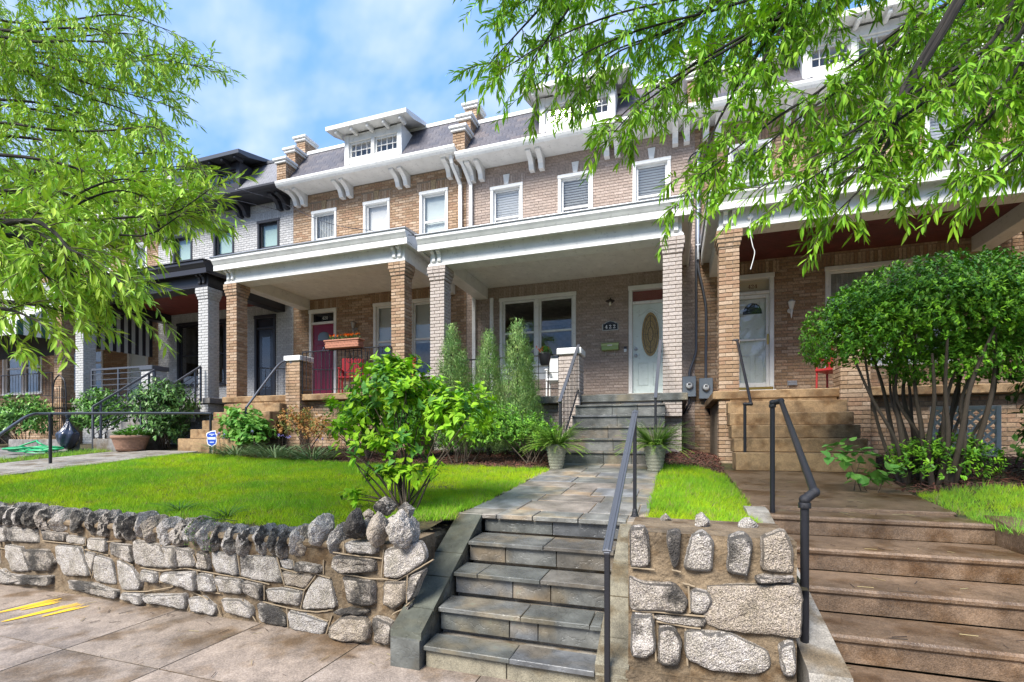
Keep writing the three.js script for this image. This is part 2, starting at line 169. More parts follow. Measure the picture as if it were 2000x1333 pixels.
const pierBeads2 = [[[-0.233,0.792],[-0.108,0.79]],[[-0.021,0.798],[0.026,0.79]],[[0.064,0.72],[0.072,0.578]],[[-0.225,0.557],[-0.052,0.564],[0.144,0.566]],[[-0.116,0.553],[-0.1,0.298]],[[-0.1,0.513],[-0.005,0.504],[0.125,0.5]],[[0.049,0.494],[0.06,0.297]],[[0.034,0.733],[0.095,0.719]]];
const copings = [[-6.449,0.795,0.189],[-6.237,0.796,0.148],[-6.079,0.788,0.132],[-5.925,0.788,0.189],[-5.692,0.784,0.217],[-5.435,0.785,0.242],[-5.217,0.785,0.172],[-5.037,0.78,0.157],[-4.832,0.783,0.193],[-4.681,0.777,0.109],[-4.572,0.796,0.117],[-4.457,0.762,0.163],[-4.277,0.758,0.197],[-4.074,0.756,0.163],[-3.929,0.776,0.143],[-3.789,0.738,0.13],[-3.668,0.732,0.12],[-3.516,0.742,0.159],[-3.352,0.732,0.146],[-3.192,0.736,0.127],[-3.058,0.744,0.108],[-2.958,0.744,0.107],[-2.808,0.772,0.156],[-3.181,0.75,0.119],[-3.063,0.75,0.101],[-2.955,0.751,0.099],[-2.821,0.777,0.157],[-2.63,0.859,0.195],[-2.451,0.799,0.098]];
const boulders = [[-2.235,0.866,-3.05,0.069,0.108],[-2.038,0.848,-3.03,0.07,0.118],[-1.836,0.865,-3.0,0.091,0.129],[-1.808,0.812,-3.12,0.05,0.111],[-2.248,0.949,-3.45,0.094,0.075],[-2.374,0.888,-3.4,0.051,0.037],[-2.025,0.935,-3.4,0.068,0.067],[-2.036,0.856,-3.25,0.08,0.07],[-2.248,0.817,-3.2,0.062,0.071]];
const boulders2 = [[-0.062,0.989,-3.25,0.033,0.034],[0.145,1.009,-3.1,0.046,0.05],[0.403,0.997,-3.15,0.049,0.043]];

// ------------------------------------------------------------------ the setting
const sm = (t) => { t = clamp(t); return t * t * (3 - 2 * t); };
const groundY = (x, z) => 0.72 + 0.089 * (clamp(-z, 3.2, 9.2) - 3.2) + 0.13 * clamp((-x - 5.5) / 4) - 0.085 * sm((x - 0.25) / 0.4) * sm((3.1 - x) / 0.6) * sm((-z - 4.3) / 0.6);
structure('ground', at(uvm(flat(new THREE.PlaneGeometry(400, 400).rotateX(-Math.PI / 2))), 0, -0.12, 0), M.soil);
structure('road', bx(-60, 60, -0.3, -0.11, 3.2, 11.5), M3([0.15, 0.148, 0.145], { map: rep(T.concrete, 0.6), roughness: 0.85 }));
{ // concrete sidewalk, slab by slab
  const walk = new THREE.Group(); walk.name = 'sidewalk'; walk.userData.kind = 'structure'; scene.add(walk);
  part(walk, 'joint_filler', bx(-14, 6, -0.11, -0.004, -3.2, 1.05), M.jointDirt);
  const xs = [-13.2, -12.1, -11.0, -9.9, -8.8, -7.7, -6.65, -5.6, -4.14, -3.2, -2.19, -1.17, -0.1, 0.95, 2.0, 3.05, 4.1, 5.2], zs = [-3.17, -2.29, -1.24, -0.2, 0.95];
  for (let j = 0; j < zs.length - 1; j++) for (let i = 0; i < xs.length - 1; i++) {
    const dz = (x) => (j ? 0.03 * (x + 4) / 4 : 0), g = 0.005, w = rr(-0.001, 0.001);
    const ou = rnd() * 7, ov = rnd() * 7, sg = slab([[xs[i] + g, zs[j] + g], [xs[i + 1] - g, zs[j] + g], [xs[i + 1] - g, zs[j + 1] - g], [xs[i] + g, zs[j + 1] - g]], -0.06 + w, w, 0), uv = sg.attributes.uv; for (let q = 0; q < uv.count; q++) uv.setXY(q, uv.getX(q) + ou, uv.getY(q) + ov);
    part(walk, 'sidewalk_slab', sg, M.walk[(i * 5 + j * 3) % 3]);
  }
}
{ // the lot: one soil sheet round the stair openings
  const P = [], Ix = [];
  const sheet = (x0, x1, z0, z1, drop = 0, step = 0.25) => { const nx = Math.ceil((x1 - x0) / step), nz = Math.ceil((z0 - z1) / step), o = P.length / 3; for (let j = 0; j <= nz; j++) for (let i = 0; i <= nx; i++) { const x = mix(x0, x1, i / nx), z = mix(z0, z1, j / nz); P.push(x, groundY(x, z) - drop + 0.025 * fbm(x * 1.7, z * 1.7, 3.3, 3) - 0.01, z); } for (let j = 0; j < nz; j++) for (let i = 0; i < nx; i++) { const a = o + j * (nx + 1) + i; Ix.push(a, a + 1, a + nx + 1, a + 1, a + nx + 2, a + nx + 1); } };
  sheet(-26, -1.95, -3.22, -11.4); sheet(-1.95, -1.8, -4.35, -11.4); sheet(-1.8, -0.25, -4.5, -11.4, 0.07); sheet(-0.25, 0.66, -2.9, -11.4); sheet(0.66, 2.36, -5.3, -11.4, 0.05); sheet(2.36, 2.6, -5.0, -11.4); sheet(2.6, 12, -3.1, -11.4);
  const g = new THREE.BufferGeometry(); g.setAttribute('position', new THREE.Float32BufferAttribute(P, 3)); g.setIndex(Ix); g.computeVertexNormals(); structure('garden_soil', uvm(g), M.soil);
}

// ------------------------------------------------------------------ stonework
function resample(poly, step) { const out = []; for (let i = 0; i < poly.length; i++) { const a = poly[i], b = poly[(i + 1) % poly.length], L = Math.hypot(b[0] - a[0], b[1] - a[1]), n = Math.max(2, Math.round(L / step)); for (let k = 0; k < n; k++) out.push([mix(a[0], b[0], k / n), mix(a[1], b[1], k / n)]); } return out; }
// rough-faced stone standing proud of the mortar: outline in (x, y), face towards +z
function stoneGeo(poly, z, h) {
  const s = rnd() * 90; const c0 = [poly.reduce((a, p) => a + p[0], 0) / poly.length, poly.reduce((a, p) => a + p[1], 0) / poly.length]; let pts = resample(poly.map(([x, y]) => [c0[0] + (x - c0[0]) * 1.045, c0[1] + (y - c0[1]) * 1.045]), 0.026);
  const c = [pts.reduce((a, p) => a + p[0], 0) / pts.length, pts.reduce((a, p) => a + p[1], 0) / pts.length];
  for (let k = 0; k < 1; k++) pts = pts.map((p, i) => { const a = pts[(i + pts.length - 1) % pts.length], b = pts[(i + 1) % pts.length]; return [p[0] * 0.5 + (a[0] + b[0]) * 0.25, p[1] * 0.5 + (a[1] + b[1]) * 0.25]; });
  pts = pts.map(([x, y]) => [x + 0.009 * fbm(x * 22, y * 22, s, 3), y + 0.009 * fbm(x * 22 + 9, y * 22, s, 3)]);
  const rings = [[1, -0.03], [0.99, h * 0.3], [0.945, h * 0.72], [0.80, h * 0.98], [0.55, h * 1.02], [0.27, h * 1.05]], P = [], Ix = [], N = pts.length, tx = rr(-0.10, 0.10), ty = rr(-0.16, 0.12);
  for (const [q, dz] of rings) for (const p of pts) { const x = c[0] + (p[0] - c[0]) * q, y = c[1] + (p[1] - c[1]) * q; P.push(x, y, z + dz + (dz > 0 ? h * (0.85 * fbm(x * 13, y * 13, s, 4) + 0.25 * Math.abs(fbm(x * 34, y * 34, s + 5, 3))) + (tx * (x - c[0]) + ty * (y - c[1])) * (1 - q * 0.3) : 0)); }
  P.push(c[0], c[1], z + h * 1.04);
  for (let r = 0; r < rings.length - 1; r++) for (let i = 0; i < N; i++) { const a = r * N + i, b = r * N + (i + 1) % N; Ix.push(a, b, a + N, b, b + N, a + N); }
  for (let i = 0; i < N; i++) Ix.push((rings.length - 1) * N + i, (rings.length - 1) * N + (i + 1) % N, P.length / 3 - 1);
  let area = 0; for (let i = 0; i < N; i++) { const a = pts[i], b = pts[(i + 1) % N]; area += a[0] * b[1] - b[0] * a[1]; } if (area < 0) for (let i = 0; i < Ix.length; i += 3) [Ix[i], Ix[i + 1]] = [Ix[i + 1], Ix[i]];
  const g = new THREE.BufferGeometry(); g.setAttribute('position', new THREE.Float32BufferAttribute(P, 3)); g.setIndex(Ix); g.computeVertexNormals(); return uvm(g);
}
// split rock: a ball cut by random planes, then roughened
function rockGeo(x, y, z, a, b, c, up = 1) {
  const g = new THREE.IcosahedronGeometry(1, 5), p = g.attributes.position, pl = [], s = rnd() * 50, v = V(0, 0, 0);
  for (let i = 0; i < 13; i++) { const n = V(rr(-1, 1), rr(-1, 1) * up, rr(-1, 1)).normalize(); pl.push([n, rr(0.66, 0.9)]); }
  pl.push([V(0.75, 0.66, 0.1).normalize(), 0.72], [V(-0.7, 0.68, 0.2).normalize(), 0.70], [V(0, -1, 0), 0.85]);
  for (let i = 0; i < p.count; i++) { v.fromBufferAttribute(p, i).normalize(); let r = 1.05; for (const [n, d] of pl) { const k = n.dot(v); if (k > 0.05) r = Math.min(r, d / k); } r += 0.16 * fbm(v.x * 3 + s, v.y * 3, v.z * 3, 4); p.setXYZ(i, v.x * r * a * 1.15, v.y * r * b * 1.15, v.z * r * c * 1.15); }
  g.translate(x, y, z); g.computeVertexNormals(); return uvm(g);
}
const beadGeo = (line, z) => { const n = []; for (let i = 0; i < line.length - 1; i++) { const [a, b] = [line[i], line[i + 1]]; for (let k = 0; k < 4; k++) n.push([mix(a[0], b[0], k / 4) + 0.0016 * (rnd() - 0.5), mix(a[1], b[1], k / 4) + 0.004 * (rnd() - 0.5), z + 0.007]); } const e = line[line.length - 1]; n.push([e[0], e[1], z + 0.007]); return tube(n, 0.0058, n.length * 2, 6); };
// uneven mortar face: a grid with a lumpy front
function lumpy(x0, x1, y0, y1, z, back, amp = 0.02) {
  const g = new THREE.PlaneGeometry(x1 - x0, y1 - y0, Math.ceil((x1 - x0) / 0.04), Math.ceil((y1 - y0) / 0.04)); g.translate((x0 + x1) / 2, (y0 + y1) / 2, z); const p = g.attributes.position;
  for (let i = 0; i < p.count; i++) { const x = p.getX(i), y = p.getY(i); p.setZ(i, z + amp * 1.4 * fbm(x * 5, y * 5, 1.7, 4)); } g.computeVertexNormals();
  return join([uvm(flat(g)), bx(x0, x1, y0, y1, z - back, z - amp)]);
}
const pick = (a) => a[Math.floor(rnd() * a.length)];
{ // long street wall
  const w = thing('stone_retaining_wall', 'long low granite rubble wall with upright pointed coping below the lawn', 'stone wall', [-5.6, 0, -3.1]), L = (g) => at(g, 5.6, 0, 3.1);
  part(w, 'mortar', L(lumpy(-9.6, -2.33, -0.1, 0.66, -3.125, 0.34)), M.mortarWall);
  const far = wallStones.filter((q) => q[0][0] < -3.9).map((q) => q.map(([x, y]) => [x - 2.75, y]));
  for (const q of [...wallStones, ...far]) part(w, 'stone', L(stoneGeo(q, -3.12, rr(0.022, 0.048))), pick(M.granite));
  for (const q of [...wallBeads, ...wallBeads.filter((b) => b[0][0] < -3.9).map((b) => b.map(([x, y]) => [x - 2.75, y]))]) part(w, 'mortar_bead', L(beadGeo(q, -3.115)), M.bead);
  const cop = [...copings]; for (let x = -6.62; x > -9.5; x -= rr(0.13, 0.2)) cop.push([x, 0.795, rr(0.13, 0.19)]);
  part(w, 'coping_bed', L(cb(-9.6, -2.33, 0.655, 0.715, -3.42, -3.10, 0.02)), M.mortarWall);
  for (const [x, y, ww] of cop) part(w, 'coping_stone', L(rockGeo(x, y - 0.082 + rr(-0.010, 0.010), -3.17, ww * 0.45, 0.112, 0.13, 0.4)), pick(M.granite));
}
{
  const w = thing('stone_pier', 'granite wall end pier topped with loose jagged boulders beside the slate steps', 'stone pier', [-2.1, 0, -3.1]), L = (g) => at(g, 2.1, 0, 3.1);
  part(w, 'mortar', L(lumpy(-2.36, -1.85, -0.1, 0.74, -3.055, 0.5)), M.mortarWall);
  part(w, 'side_bank', L(cb(-2.2, -1.955, -0.1, 0.69, -4.25, -3.5, 0.03)), M.mortarWall);
  for (const q of pierStones) part(w, 'stone', L(stoneGeo(q, -3.05, rr(0.03, 0.055))), pick(M.granite));
  for (const q of pierBeads) part(w, 'mortar_bead', L(beadGeo(q, -3.04)), M.bead);
  for (const [x, y, z, a, b] of boulders) part(w, 'boulder', L(rockGeo(x, y, z, a, b, Math.max(a, b) * 0.8)), pick(M.granite));
}
{
  const w = thing('stone_pier', 'square granite pier with lichen between slate steps and brown concrete steps', 'stone pier', [0.16, 0, -2.95]), L = (g) => at(g, -0.16, 0, 2.95);
  part(w, 'mortar', L(lumpy(-0.25, 0.575, -0.1, 0.985, -2.78, 0.55, 0.03)), M.mortarWall);
  for (const q of pierStones2) part(w, 'stone', L(stoneGeo(q.map(([x, y], i, a) => { const cx = a.reduce((t, p) => t + p[0], 0) / a.length, cy = a.reduce((t, p) => t + p[1], 0) / a.length; return [cx + (x - cx) * 1.13, cy + (y - cy) * 1.07]; }), -2.77, rr(0.02, 0.045))), pick(M.granite));
  for (const q of pierBeads2) part(w, 'mortar_bead', L(beadGeo(q, -2.765)), M.bead);
  part(w, 'base_ledge', L(lumpy(-0.26, 0.6, -0.1, 0.235, -2.735, 0.1, 0.02)), M.mortarWall);
  for (const [x, y, z, a, b] of boulders2) part(w, 'boulder', L(rockGeo(x, y, z, a, b, Math.max(a, b) * 0.9)), pick(M.granite));
}

// ------------------------------------------------------------------ slate garden steps and flagged walk
const stepZ = [-4.2, -3.76, -3.41, -3.10, -2.84], stepY = [0.81, 0.645, 0.48, 0.315, 0.15];
{
  const s = thing('garden_steps', 'bluestone garden steps with sloping slate cheeks up to the flagged walk', 'steps', [-1.05, 0, -3.5]), L = (g) => at(g, 1.05, 0, 3.5);
  const xl = (z) => mix(-1.565, -1.69, clamp((-z - 2.84) / 1.36)), xr = -0.445;
  for (let i = 0; i < 5; i++) {
    const z1 = stepZ[i], y = stepY[i], zb = i ? stepZ[i - 1] + 0.04 : z1 - 0.12;
    if (i) { const cuts = [xl(z1), ...[[-1.0], [-1.42, -0.93], [-0.98, -0.52], [-0.97]][i - 1], xr]; for (let k = 0; k < cuts.length - 1; k++) part(s, 'tread', L(slab([[(k ? cuts[k] : xl(zb)) + 0.003, zb], [cuts[k + 1] - 0.003, zb], [cuts[k + 1] - 0.003, z1 + rr(-0.006, 0.006)], [cuts[k] + 0.003, z1 + rr(-0.006, 0.006)]], y - 0.032, y + rr(-0.003, 0.003), 0.004)), pick(M.slabs)); }
    const yb = i < 4 ? stepY[i + 1] : 0, rc = [xl(z1), ...[[-1.04], [-1.33, -0.90], [-1.15, -0.86], [-1.07, -0.87], [-1.0]][i], xr];
    for (let k = 0; k < rc.length - 1; k++) part(s, i < 4 ? 'riser' : 'footing', L(cb(rc[k] + 0.003, rc[k + 1] - 0.003, yb - (i < 4 ? 0 : 0.06), y - 0.034, z1 - 0.10, z1 - 0.038 + rr(-0.003, 0.002), 0.003)), i < 4 ? pick(M.slabs) : M.cheekTan);
  }
  part(s, 'core', L(join([bx(-1.6, xr, -0.1, 0.11, -3.19, -2.94), bx(-1.6, xr, -0.1, 0.275, -3.5, -3.2), bx(-1.62, xr, -0.1, 0.44, -3.85, -3.51), bx(-1.64, xr, -0.1, 0.60, -4.29, -3.86), bx(-1.68, xr, -0.1, 0.77, -4.55, -4.3)])), M.paleConc);
  // sloping cheeks: slabs along the rake
  const cheek = (xa, xb, xc, xd, za, zb2, ya, yb2, cuts, mat) => { for (let k = 0; k < cuts.length - 1; k++) { const t0 = cuts[k], t1 = cuts[k + 1]; const q = (t) => ({ z: mix(za, zb2, t), y: mix(ya, yb2, t), l: mix(xa, xc, t), r: mix(xb, xd, t) }); const a = q(t0 + 0.004), b = q(t1 - 0.004), P = []; const th = 0.05; const v = [[a.l, a.y, a.z], [a.r, a.y, a.z], [b.r, b.y, b.z], [b.l, b.y, b.z]], w = v.map(([x, y, z]) => [x, y - th, z]); const quad = (A, B, C, D) => P.push(...A, ...B, ...C, ...A, ...C, ...D); quad(v[3], v[2], v[1], v[0]); quad(v[2], v[3], w[3], w[2]); quad(v[3], v[0], w[0], w[3]); quad(v[1], v[2], w[2], w[1]); quad(v[0], v[1], w[1], w[0]); quad(w[0], w[1], w[2], w[3]); const g = new THREE.BufferGeometry(); g.setAttribute('position', new THREE.Float32BufferAttribute(P, 3)); g.computeVertexNormals(); part(s, 'cheek_slab', L(uvm(g)), Array.isArray(mat) ? mat[k % mat.length] : mat); } };
  cheek(-1.94, -1.70, -1.80, -1.57, -4.22, -2.82, 0.815, 0.235, [0, 0.42, 0.62, 0.85, 1], M.cheek);
  cheek(-0.445, -0.262, -0.43, -0.245, -4.28, -2.74, 0.82, 0.235, [0, 0.40, 0.63, 0.86, 1], M.cheekTan);
  const under = (x0, x1, x2, x3, zt, zb3, yt, yb3) => { const P = [], quad = (A, B, C, D) => P.push(...A, ...B, ...C, ...A, ...C, ...D); const a = [x0, yt, zt], b = [x1, yt, zt], c = [x3, yb3, zb3], d = [x2, yb3, zb3], lo = ([x, , z]) => [x, -0.1, z]; quad(d, c, b, a); quad(lo(d), lo(c), c, d); quad(c, lo(c), lo(b), b); quad(lo(d), d, a, lo(a)); const g = new THREE.BufferGeometry(); g.setAttribute('position', new THREE.Float32BufferAttribute(P, 3)); g.computeVertexNormals(); return uvm(g); };
  part(s, 'cheek_wall', L(under(-1.93, -1.705, -1.79, -1.575, -4.2, -2.81, 0.765, 0.186)), M.slabs[4]);
  part(s, 'cheek_wall', L(under(-0.44, -0.268, -0.425, -0.25, -4.26, -2.73, 0.77, 0.186)), M.cheekTan);
}
{ // flagged walk: (t across 0..1, z) cells laid in courses
  const w = new THREE.Group(); w.name = 'flagstone_walk'; w.userData.kind = 'structure'; scene.add(w);
  const gy = (z) => 0.81 + 0.0905 * (-z - 4.2), xl = (z) => (z > -4.6 ? mix(-1.93, -1.85, (-z - 4.2) / 0.4) : mix(-1.85, -1.72, clamp((-z - 4.6) / 2.6))), xr = (z) => -0.22;
  const rows = [[-4.185, -4.42, [0, 0.22, 0.42, 0.66, 0.9, 1]], [-4.42, -4.86, [0, 0.27, 0.68, 0.94, 1]], [-4.86, -5.2, [0, 0.30, 0.70, 1]], [-5.2, -5.62, [0, 0.40, 0.60, 0.9, 1]], [-5.62, -5.95, [0, 0.40, 1]], [-5.95, -6.38, [0, 0.36, 0.82, 1]], [-6.38, -6.75, [0, 0.5, 1]], [-6.75, -7.2, [0, 0.33, 0.7, 1]], [-7.2, -7.62, [0, 0.45, 1]]];
  rows.forEach(([za, zb, cu]) => { for (let k = 0; k < cu.length - 1; k++) { const X = (t, z) => mix(xl(z), xr(z), t); const g = slab([[X(cu[k], zb) + 0.006, zb + 0.006], [X(cu[k + 1], zb) - 0.006, zb + 0.006], [X(cu[k + 1], za) - 0.006, za - 0.006], [X(cu[k], za) + 0.006, za - 0.006]], -0.04, rr(-0.003, 0.003), 0.004); const p = g.attributes.position; for (let i = 0; i < p.count; i++) p.setY(i, p.getY(i) + gy(p.getZ(i))); g.computeVertexNormals(); part(w, 'flagstone', g, pick(M.flags)); } });
  const g = slab([[-1.84, -7.62], [-0.225, -7.62], [-0.225, -4.24], [-1.9, -4.24]], -0.06, -0.012, 0.002), p = g.attributes.position; for (let i = 0; i < p.count; i++) p.setY(i, p.getY(i) + gy(p.getZ(i))); part(w, 'joint_mortar', g, M.mortarTan);
}
{ // brown concrete steps and walk of the right-hand house
  const s = thing('garden_steps', 'wide brown concrete garden steps with plain concrete cheeks', 'steps', [1.65, 0, -4]), L = (g) => at(g, -1.65, 0, 4);
  const Z = [-4.97, -4.37, -3.87, -3.43, -3.0, -2.58], Y = [0.81, 0.645, 0.48, 0.315, 0.15, 0];
  for (let i = 0; i < 5; i++) {
    part(s, 'tread', L(cb(0.80, 2.45, Y[i] - 0.05, Y[i], (i ? Z[i - 1] + 0.002 : -5.4), Z[i], 0.018)), M.brownTread);
    part(s, 'riser', L(bx(0.80, 2.45, Y[i] - 0.166 - (i == 4 ? 0.05 : 0), Y[i] - 0.05, Z[i] - 0.25, Z[i] - 0.02)), M.brownTread);
  }
  part(s, 'cheek', L(prof([[-5.15, -0.1], [-5.15, 0.86], [-4.95, 0.85], [-2.72, 0.36], [-2.68, 0.28], [-2.68, -0.1]], 0.615, 0.80)), M.paleConc);
  part(s, 'cheek', L(prof([[-5.15, -0.1], [-5.15, 0.86], [-4.95, 0.85], [-2.72, 0.36], [-2.68, 0.28], [-2.68, -0.1]], 2.45, 2.66)), M.brownTread);
  const w = new THREE.Group(); w.name = 'concrete_walk'; w.userData.kind = 'structure'; scene.add(w);
  const gy = (z) => 0.81 + 0.098 * (-z - 5.1); const seg = [[-5.4, -6.2, 0.72, 2.38, 0.70, 2.36], [-6.2, -7.62, 0.70, 2.36, 0.66, 2.55]];
  for (const [za, zb, a, b, c, d] of seg) { const g = slab([[c, zb + 0.006], [d, zb + 0.006], [b, za - 0.006], [a, za - 0.006]], -0.35, 0, 0.006), p = g.attributes.position; for (let i = 0; i < p.count; i++) p.setY(i, p.getY(i) + gy(p.getZ(i))); g.computeVertexNormals(); part(w, 'walk_slab', g, M.brownTread); }
  const ww = thing('stone_retaining_wall', 'granite rubble wall carrying the right lawn past the brown steps', 'stone wall', [4.7, 0, -3]); part(ww, 'mortar', at(lumpy(2.67, 6.7, -0.1, 0.72, -3.0, 0.3), -4.7, 0, 3), M.mortarWall);
  for (const q of wallStones.filter((q) => q[0][0] < -2.6)) part(ww, 'stone', at(stoneGeo(q.map(([x, y]) => [x + 9.3, y]), -2.99, 0.03), -4.7, 0, 3), pick(M.granite));
}
{ // left neighbour's concrete walk
  const g = slab([[-11.5, -7.5], [-9.35, -7.5], [-9.3, -3.2], [-11.4, -3.2]], -0.08, 0.012, 0.006), p = g.attributes.position; for (let i = 0; i < p.count; i++) p.setY(i, p.getY(i) + groundY(p.getX(i), p.getZ(i)) + 0.012); structure('concrete_walk', g, M.paleConc);
  const g2 = slab([[-17.5, -7.7], [-13.2, -7.7], [-12.4, -5.9], [-16, -5.9]], -0.08, 0.012, 0.006), p2 = g2.attributes.position; for (let i = 0; i < p2.count; i++) p2.setY(i, p2.getY(i) + groundY(p2.getX(i), p2.getZ(i)) + 0.012); structure('patio_slab', g2, M.greyConc);
}
{ // yellow spray paint on the pavement
  const N = 256, c = document.createElement('canvas'); c.width = c.height = N; const k = c.getContext('2d'); k.fillStyle = '#000'; k.fillRect(0, 0, N, N); k.strokeStyle = '#fff'; k.lineCap = 'round';
  const ln = (a, b, d, e, w, al) => { k.globalAlpha = al; k.lineWidth = w; k.beginPath(); k.moveTo(a, b); k.lineTo(d, e); k.stroke(); };
  const fan = (x0, y0, x1, y1, w) => { for (let i = 0; i < 22; i++) { const q = rr(-1, 1), t = rr(0, 0.35), e = rr(0.6, 1); ln(mix(x0, x1, t) + q * w * 0.25, mix(y0, y1, t), mix(x0, x1, e) + q * w, mix(y0, y1, e), rr(1.5, 7), rr(0.2, 0.6)); } };
  fan(58, 215, 84, 18, 20); fan(92, 150, 104, 40, 12); fan(150, 240, 178, 26, 18); fan(196, 160, 206, 40, 16);
  const t = new THREE.CanvasTexture(c); const m = M3([0.85, 0.52, 0.02], { alphaMap: t, transparent: true, roughness: 0.7 });
  const g = new THREE.PlaneGeometry(1, 1); g.rotateX(-Math.PI / 2); const p = g.attributes.position; [[-5.75, -3.06], [-4.85, -3.04], [-5.75, -2.42], [-4.85, -2.40]].forEach(([x, z], i) => p.setXYZ(i, x, 0.007, z)); structure('paint_marking', flat(g), m);
}

// tree lawn along the kerb
structure('tree_lawn', bx(-40, 40, -0.1, -0.02, 1.1, 3.0), M3([0.13, 0.20, 0.04], { map: T.soil, roughness: 1 }));
structure('kerb', cb(-40, 40, -0.12, 0.03, 3.02, 3.18, 0.02), M.paleConc);

// ------------------------------------------------------------------ row houses
const BL = 0.2135, BC = 0.0677, BH = 0.0575;
const brickBump = rep(T.rough, 6);
const brickMats = (cols) => cols.map((c) => M3(c, { map: grainFine, roughness: 0.85, bumpMap: brickBump, bumpScale: 0.003 }));
const PAL = {
  tan: { b: [[0.518, 0.341, 0.206], [0.589, 0.4, 0.259], [0.436, 0.277, 0.159], [0.648, 0.466, 0.318], [0.483, 0.294, 0.177]], m: [0.353, 0.277, 0.201] },
  taupe: { b: [[0.554, 0.43, 0.353], [0.577, 0.454, 0.377], [0.53, 0.407, 0.336], [0.613, 0.483, 0.407], [0.542, 0.424, 0.353]], m: [0.518, 0.407, 0.336] },
  pale: { b: [[0.627, 0.538, 0.476], [0.65, 0.56, 0.498], [0.605, 0.515, 0.454], [0.672, 0.582, 0.526], [0.616, 0.532, 0.47]], m: [0.448, 0.358, 0.302] },
  white: { b: [[0.70, 0.69, 0.68], [0.72, 0.71, 0.70], [0.68, 0.67, 0.66], [0.73, 0.72, 0.71], [0.69, 0.68, 0.67]], m: [0.62, 0.61, 0.60] },
};
for (const p of Object.values(PAL)) { p.mats = brickMats(p.b); p.mortar = M3(p.m, { map: grainFine, roughness: 0.95 }); p.wall = M3([1, 1, 1], { vertexColors: true, map: grainFine, roughness: 0.85, bumpMap: brickBump, bumpScale: 0.003 }); }
const brickFull = cb(0, 0.203, 0, BH, 0, 0.097, 0.004);
// one course-bonded brick face in the plane z, cut round the openings; soldiers: [x0,x1,y0,y1] bands of upright bricks
function brickFace(x0, x1, y0, y1, z, holes, pal, soldiers = [], list = []) {
  const put = (a, b, c, d) => { if (b - a < 0.02 || d - c < 0.012) return; const k = pal.b[Math.floor(rnd() * pal.b.length)], v = rr(0.88, 1.1), q = rr(-0.0012, 0.0012); const g = new THREE.BufferGeometry(), e = 0.0035, zf = z + q, zb = z - 0.012;
    const o = [[a, c, zb], [b, c, zb], [b, d, zb], [a, d, zb]], m = [[a, c, zf - e], [b, c, zf - e], [b, d, zf - e], [a, d, zf - e]], f = [[a + e, c + e, zf], [b - e, c + e, zf], [b - e, d - e, zf], [a + e, d - e, zf]], P = [];
    const quad = (A, B, C, D) => P.push(...A, ...B, ...C, ...A, ...C, ...D); quad(...f); for (let i = 0; i < 4; i++) { const j = (i + 1) % 4; quad(m[i], m[j], f[j], f[i]); quad(o[i], o[j], m[j], m[i]); }
    g.setAttribute('position', new THREE.Float32BufferAttribute(P, 3)); g.computeVertexNormals(); list.push(tint(uvm(g), [k[0] * v, k[1] * v, k[2] * v])); };
  const all = [...holes, ...soldiers];
  for (let r = 0, y = y0; y < y1 - 0.02; r++, y = y0 + r * BC) {
    const ya = y, yb = Math.min(y + BH, y1), cut = all.filter((h) => h[2] < yb - 0.004 && h[3] > ya + 0.004);
    for (let x = x0 - (r % 2 ? BL / 2 : 0); x < x1; x += BL) { let seg = [[Math.max(x, x0), Math.min(x + BL - 0.0105, x1)]]; for (const h of cut) seg = seg.flatMap(([a, b]) => (b <= h[0] || a >= h[1] ? [[a, b]] : [[a, Math.min(b, h[0])], [Math.max(a, h[1]), b]].filter(([p, q]) => q > p))); for (const [a, b] of seg) put(a, b, ya, yb); }
  }
  for (const [a, b, c, d] of soldiers) for (let x = a; x < b - 0.02; x += BC) put(x, Math.min(x + BH, b), c + 0.004, d - 0.004);
  return list;
}
function wallShell(x0, x1, y0, y1, holes, th, z) {
  const s = new THREE.Shape([[x0, y0], [x1, y0], [x1, y1], [x0, y1]].map((p) => new THREE.Vector2(...p)));
  for (const [a, b, c, d] of holes) s.holes.push(new THREE.Path([[a, c], [a, d], [b, d], [b, c]].map((p) => new THREE.Vector2(...p))));
  const g = flat(new THREE.ExtrudeGeometry(s, { depth: th, bevelEnabled: false })); g.translate(0, 0, z - th); g.computeVertexNormals(); return uvm(g);
}
function brickColumn(H, name, x0, z1, y0, y1, pal, own, bulk, side = 0.318) {
  // shaft of pinwheel-bonded bricks, front face at z1
  const c = part(H, name, bx(x0 + 0.012, x0 + side - 0.012, y0, y1, z1 - side + 0.012, z1 - 0.012), pal.mortar), w = 0.097;
  for (let r = 0, y = y0; y < y1 - 0.03; r++, y = y0 + r * BC) {
    const L = side - w - 0.0105, f = r % 2;
    const spots = f ? [[x0, z1 - w, L, w], [x0 + side - w, z1 - L, w, L], [x0 + w + 0.0105, z1 - side, L, w], [x0, z1 - side, w, L]] : [[x0 + w + 0.0105, z1 - w, L, w], [x0, z1 - L, w, L], [x0, z1 - side, L, w], [x0 + side - w, z1 - side, w, L]];
    for (const [bx0, bz0, lx, lz] of spots) { const j = rr(-0.0015, 0.0015);
      if (own) { const m = part(c, 'brick', brickFull, pick(pal.mats)); m.scale.set(lx / 0.203, 1, lz / 0.097); m.position.set(bx0 + j, y, bz0 + j); } else { const k = pick(pal.b), v = rr(0.9, 1.08); bulk.push(tint(cb(bx0 + j, bx0 + lx + j, y, y + BH, bz0 + j, bz0 + lz + j, 0.004), k.map((q) => q * v))); } }
  }
  return c;
}
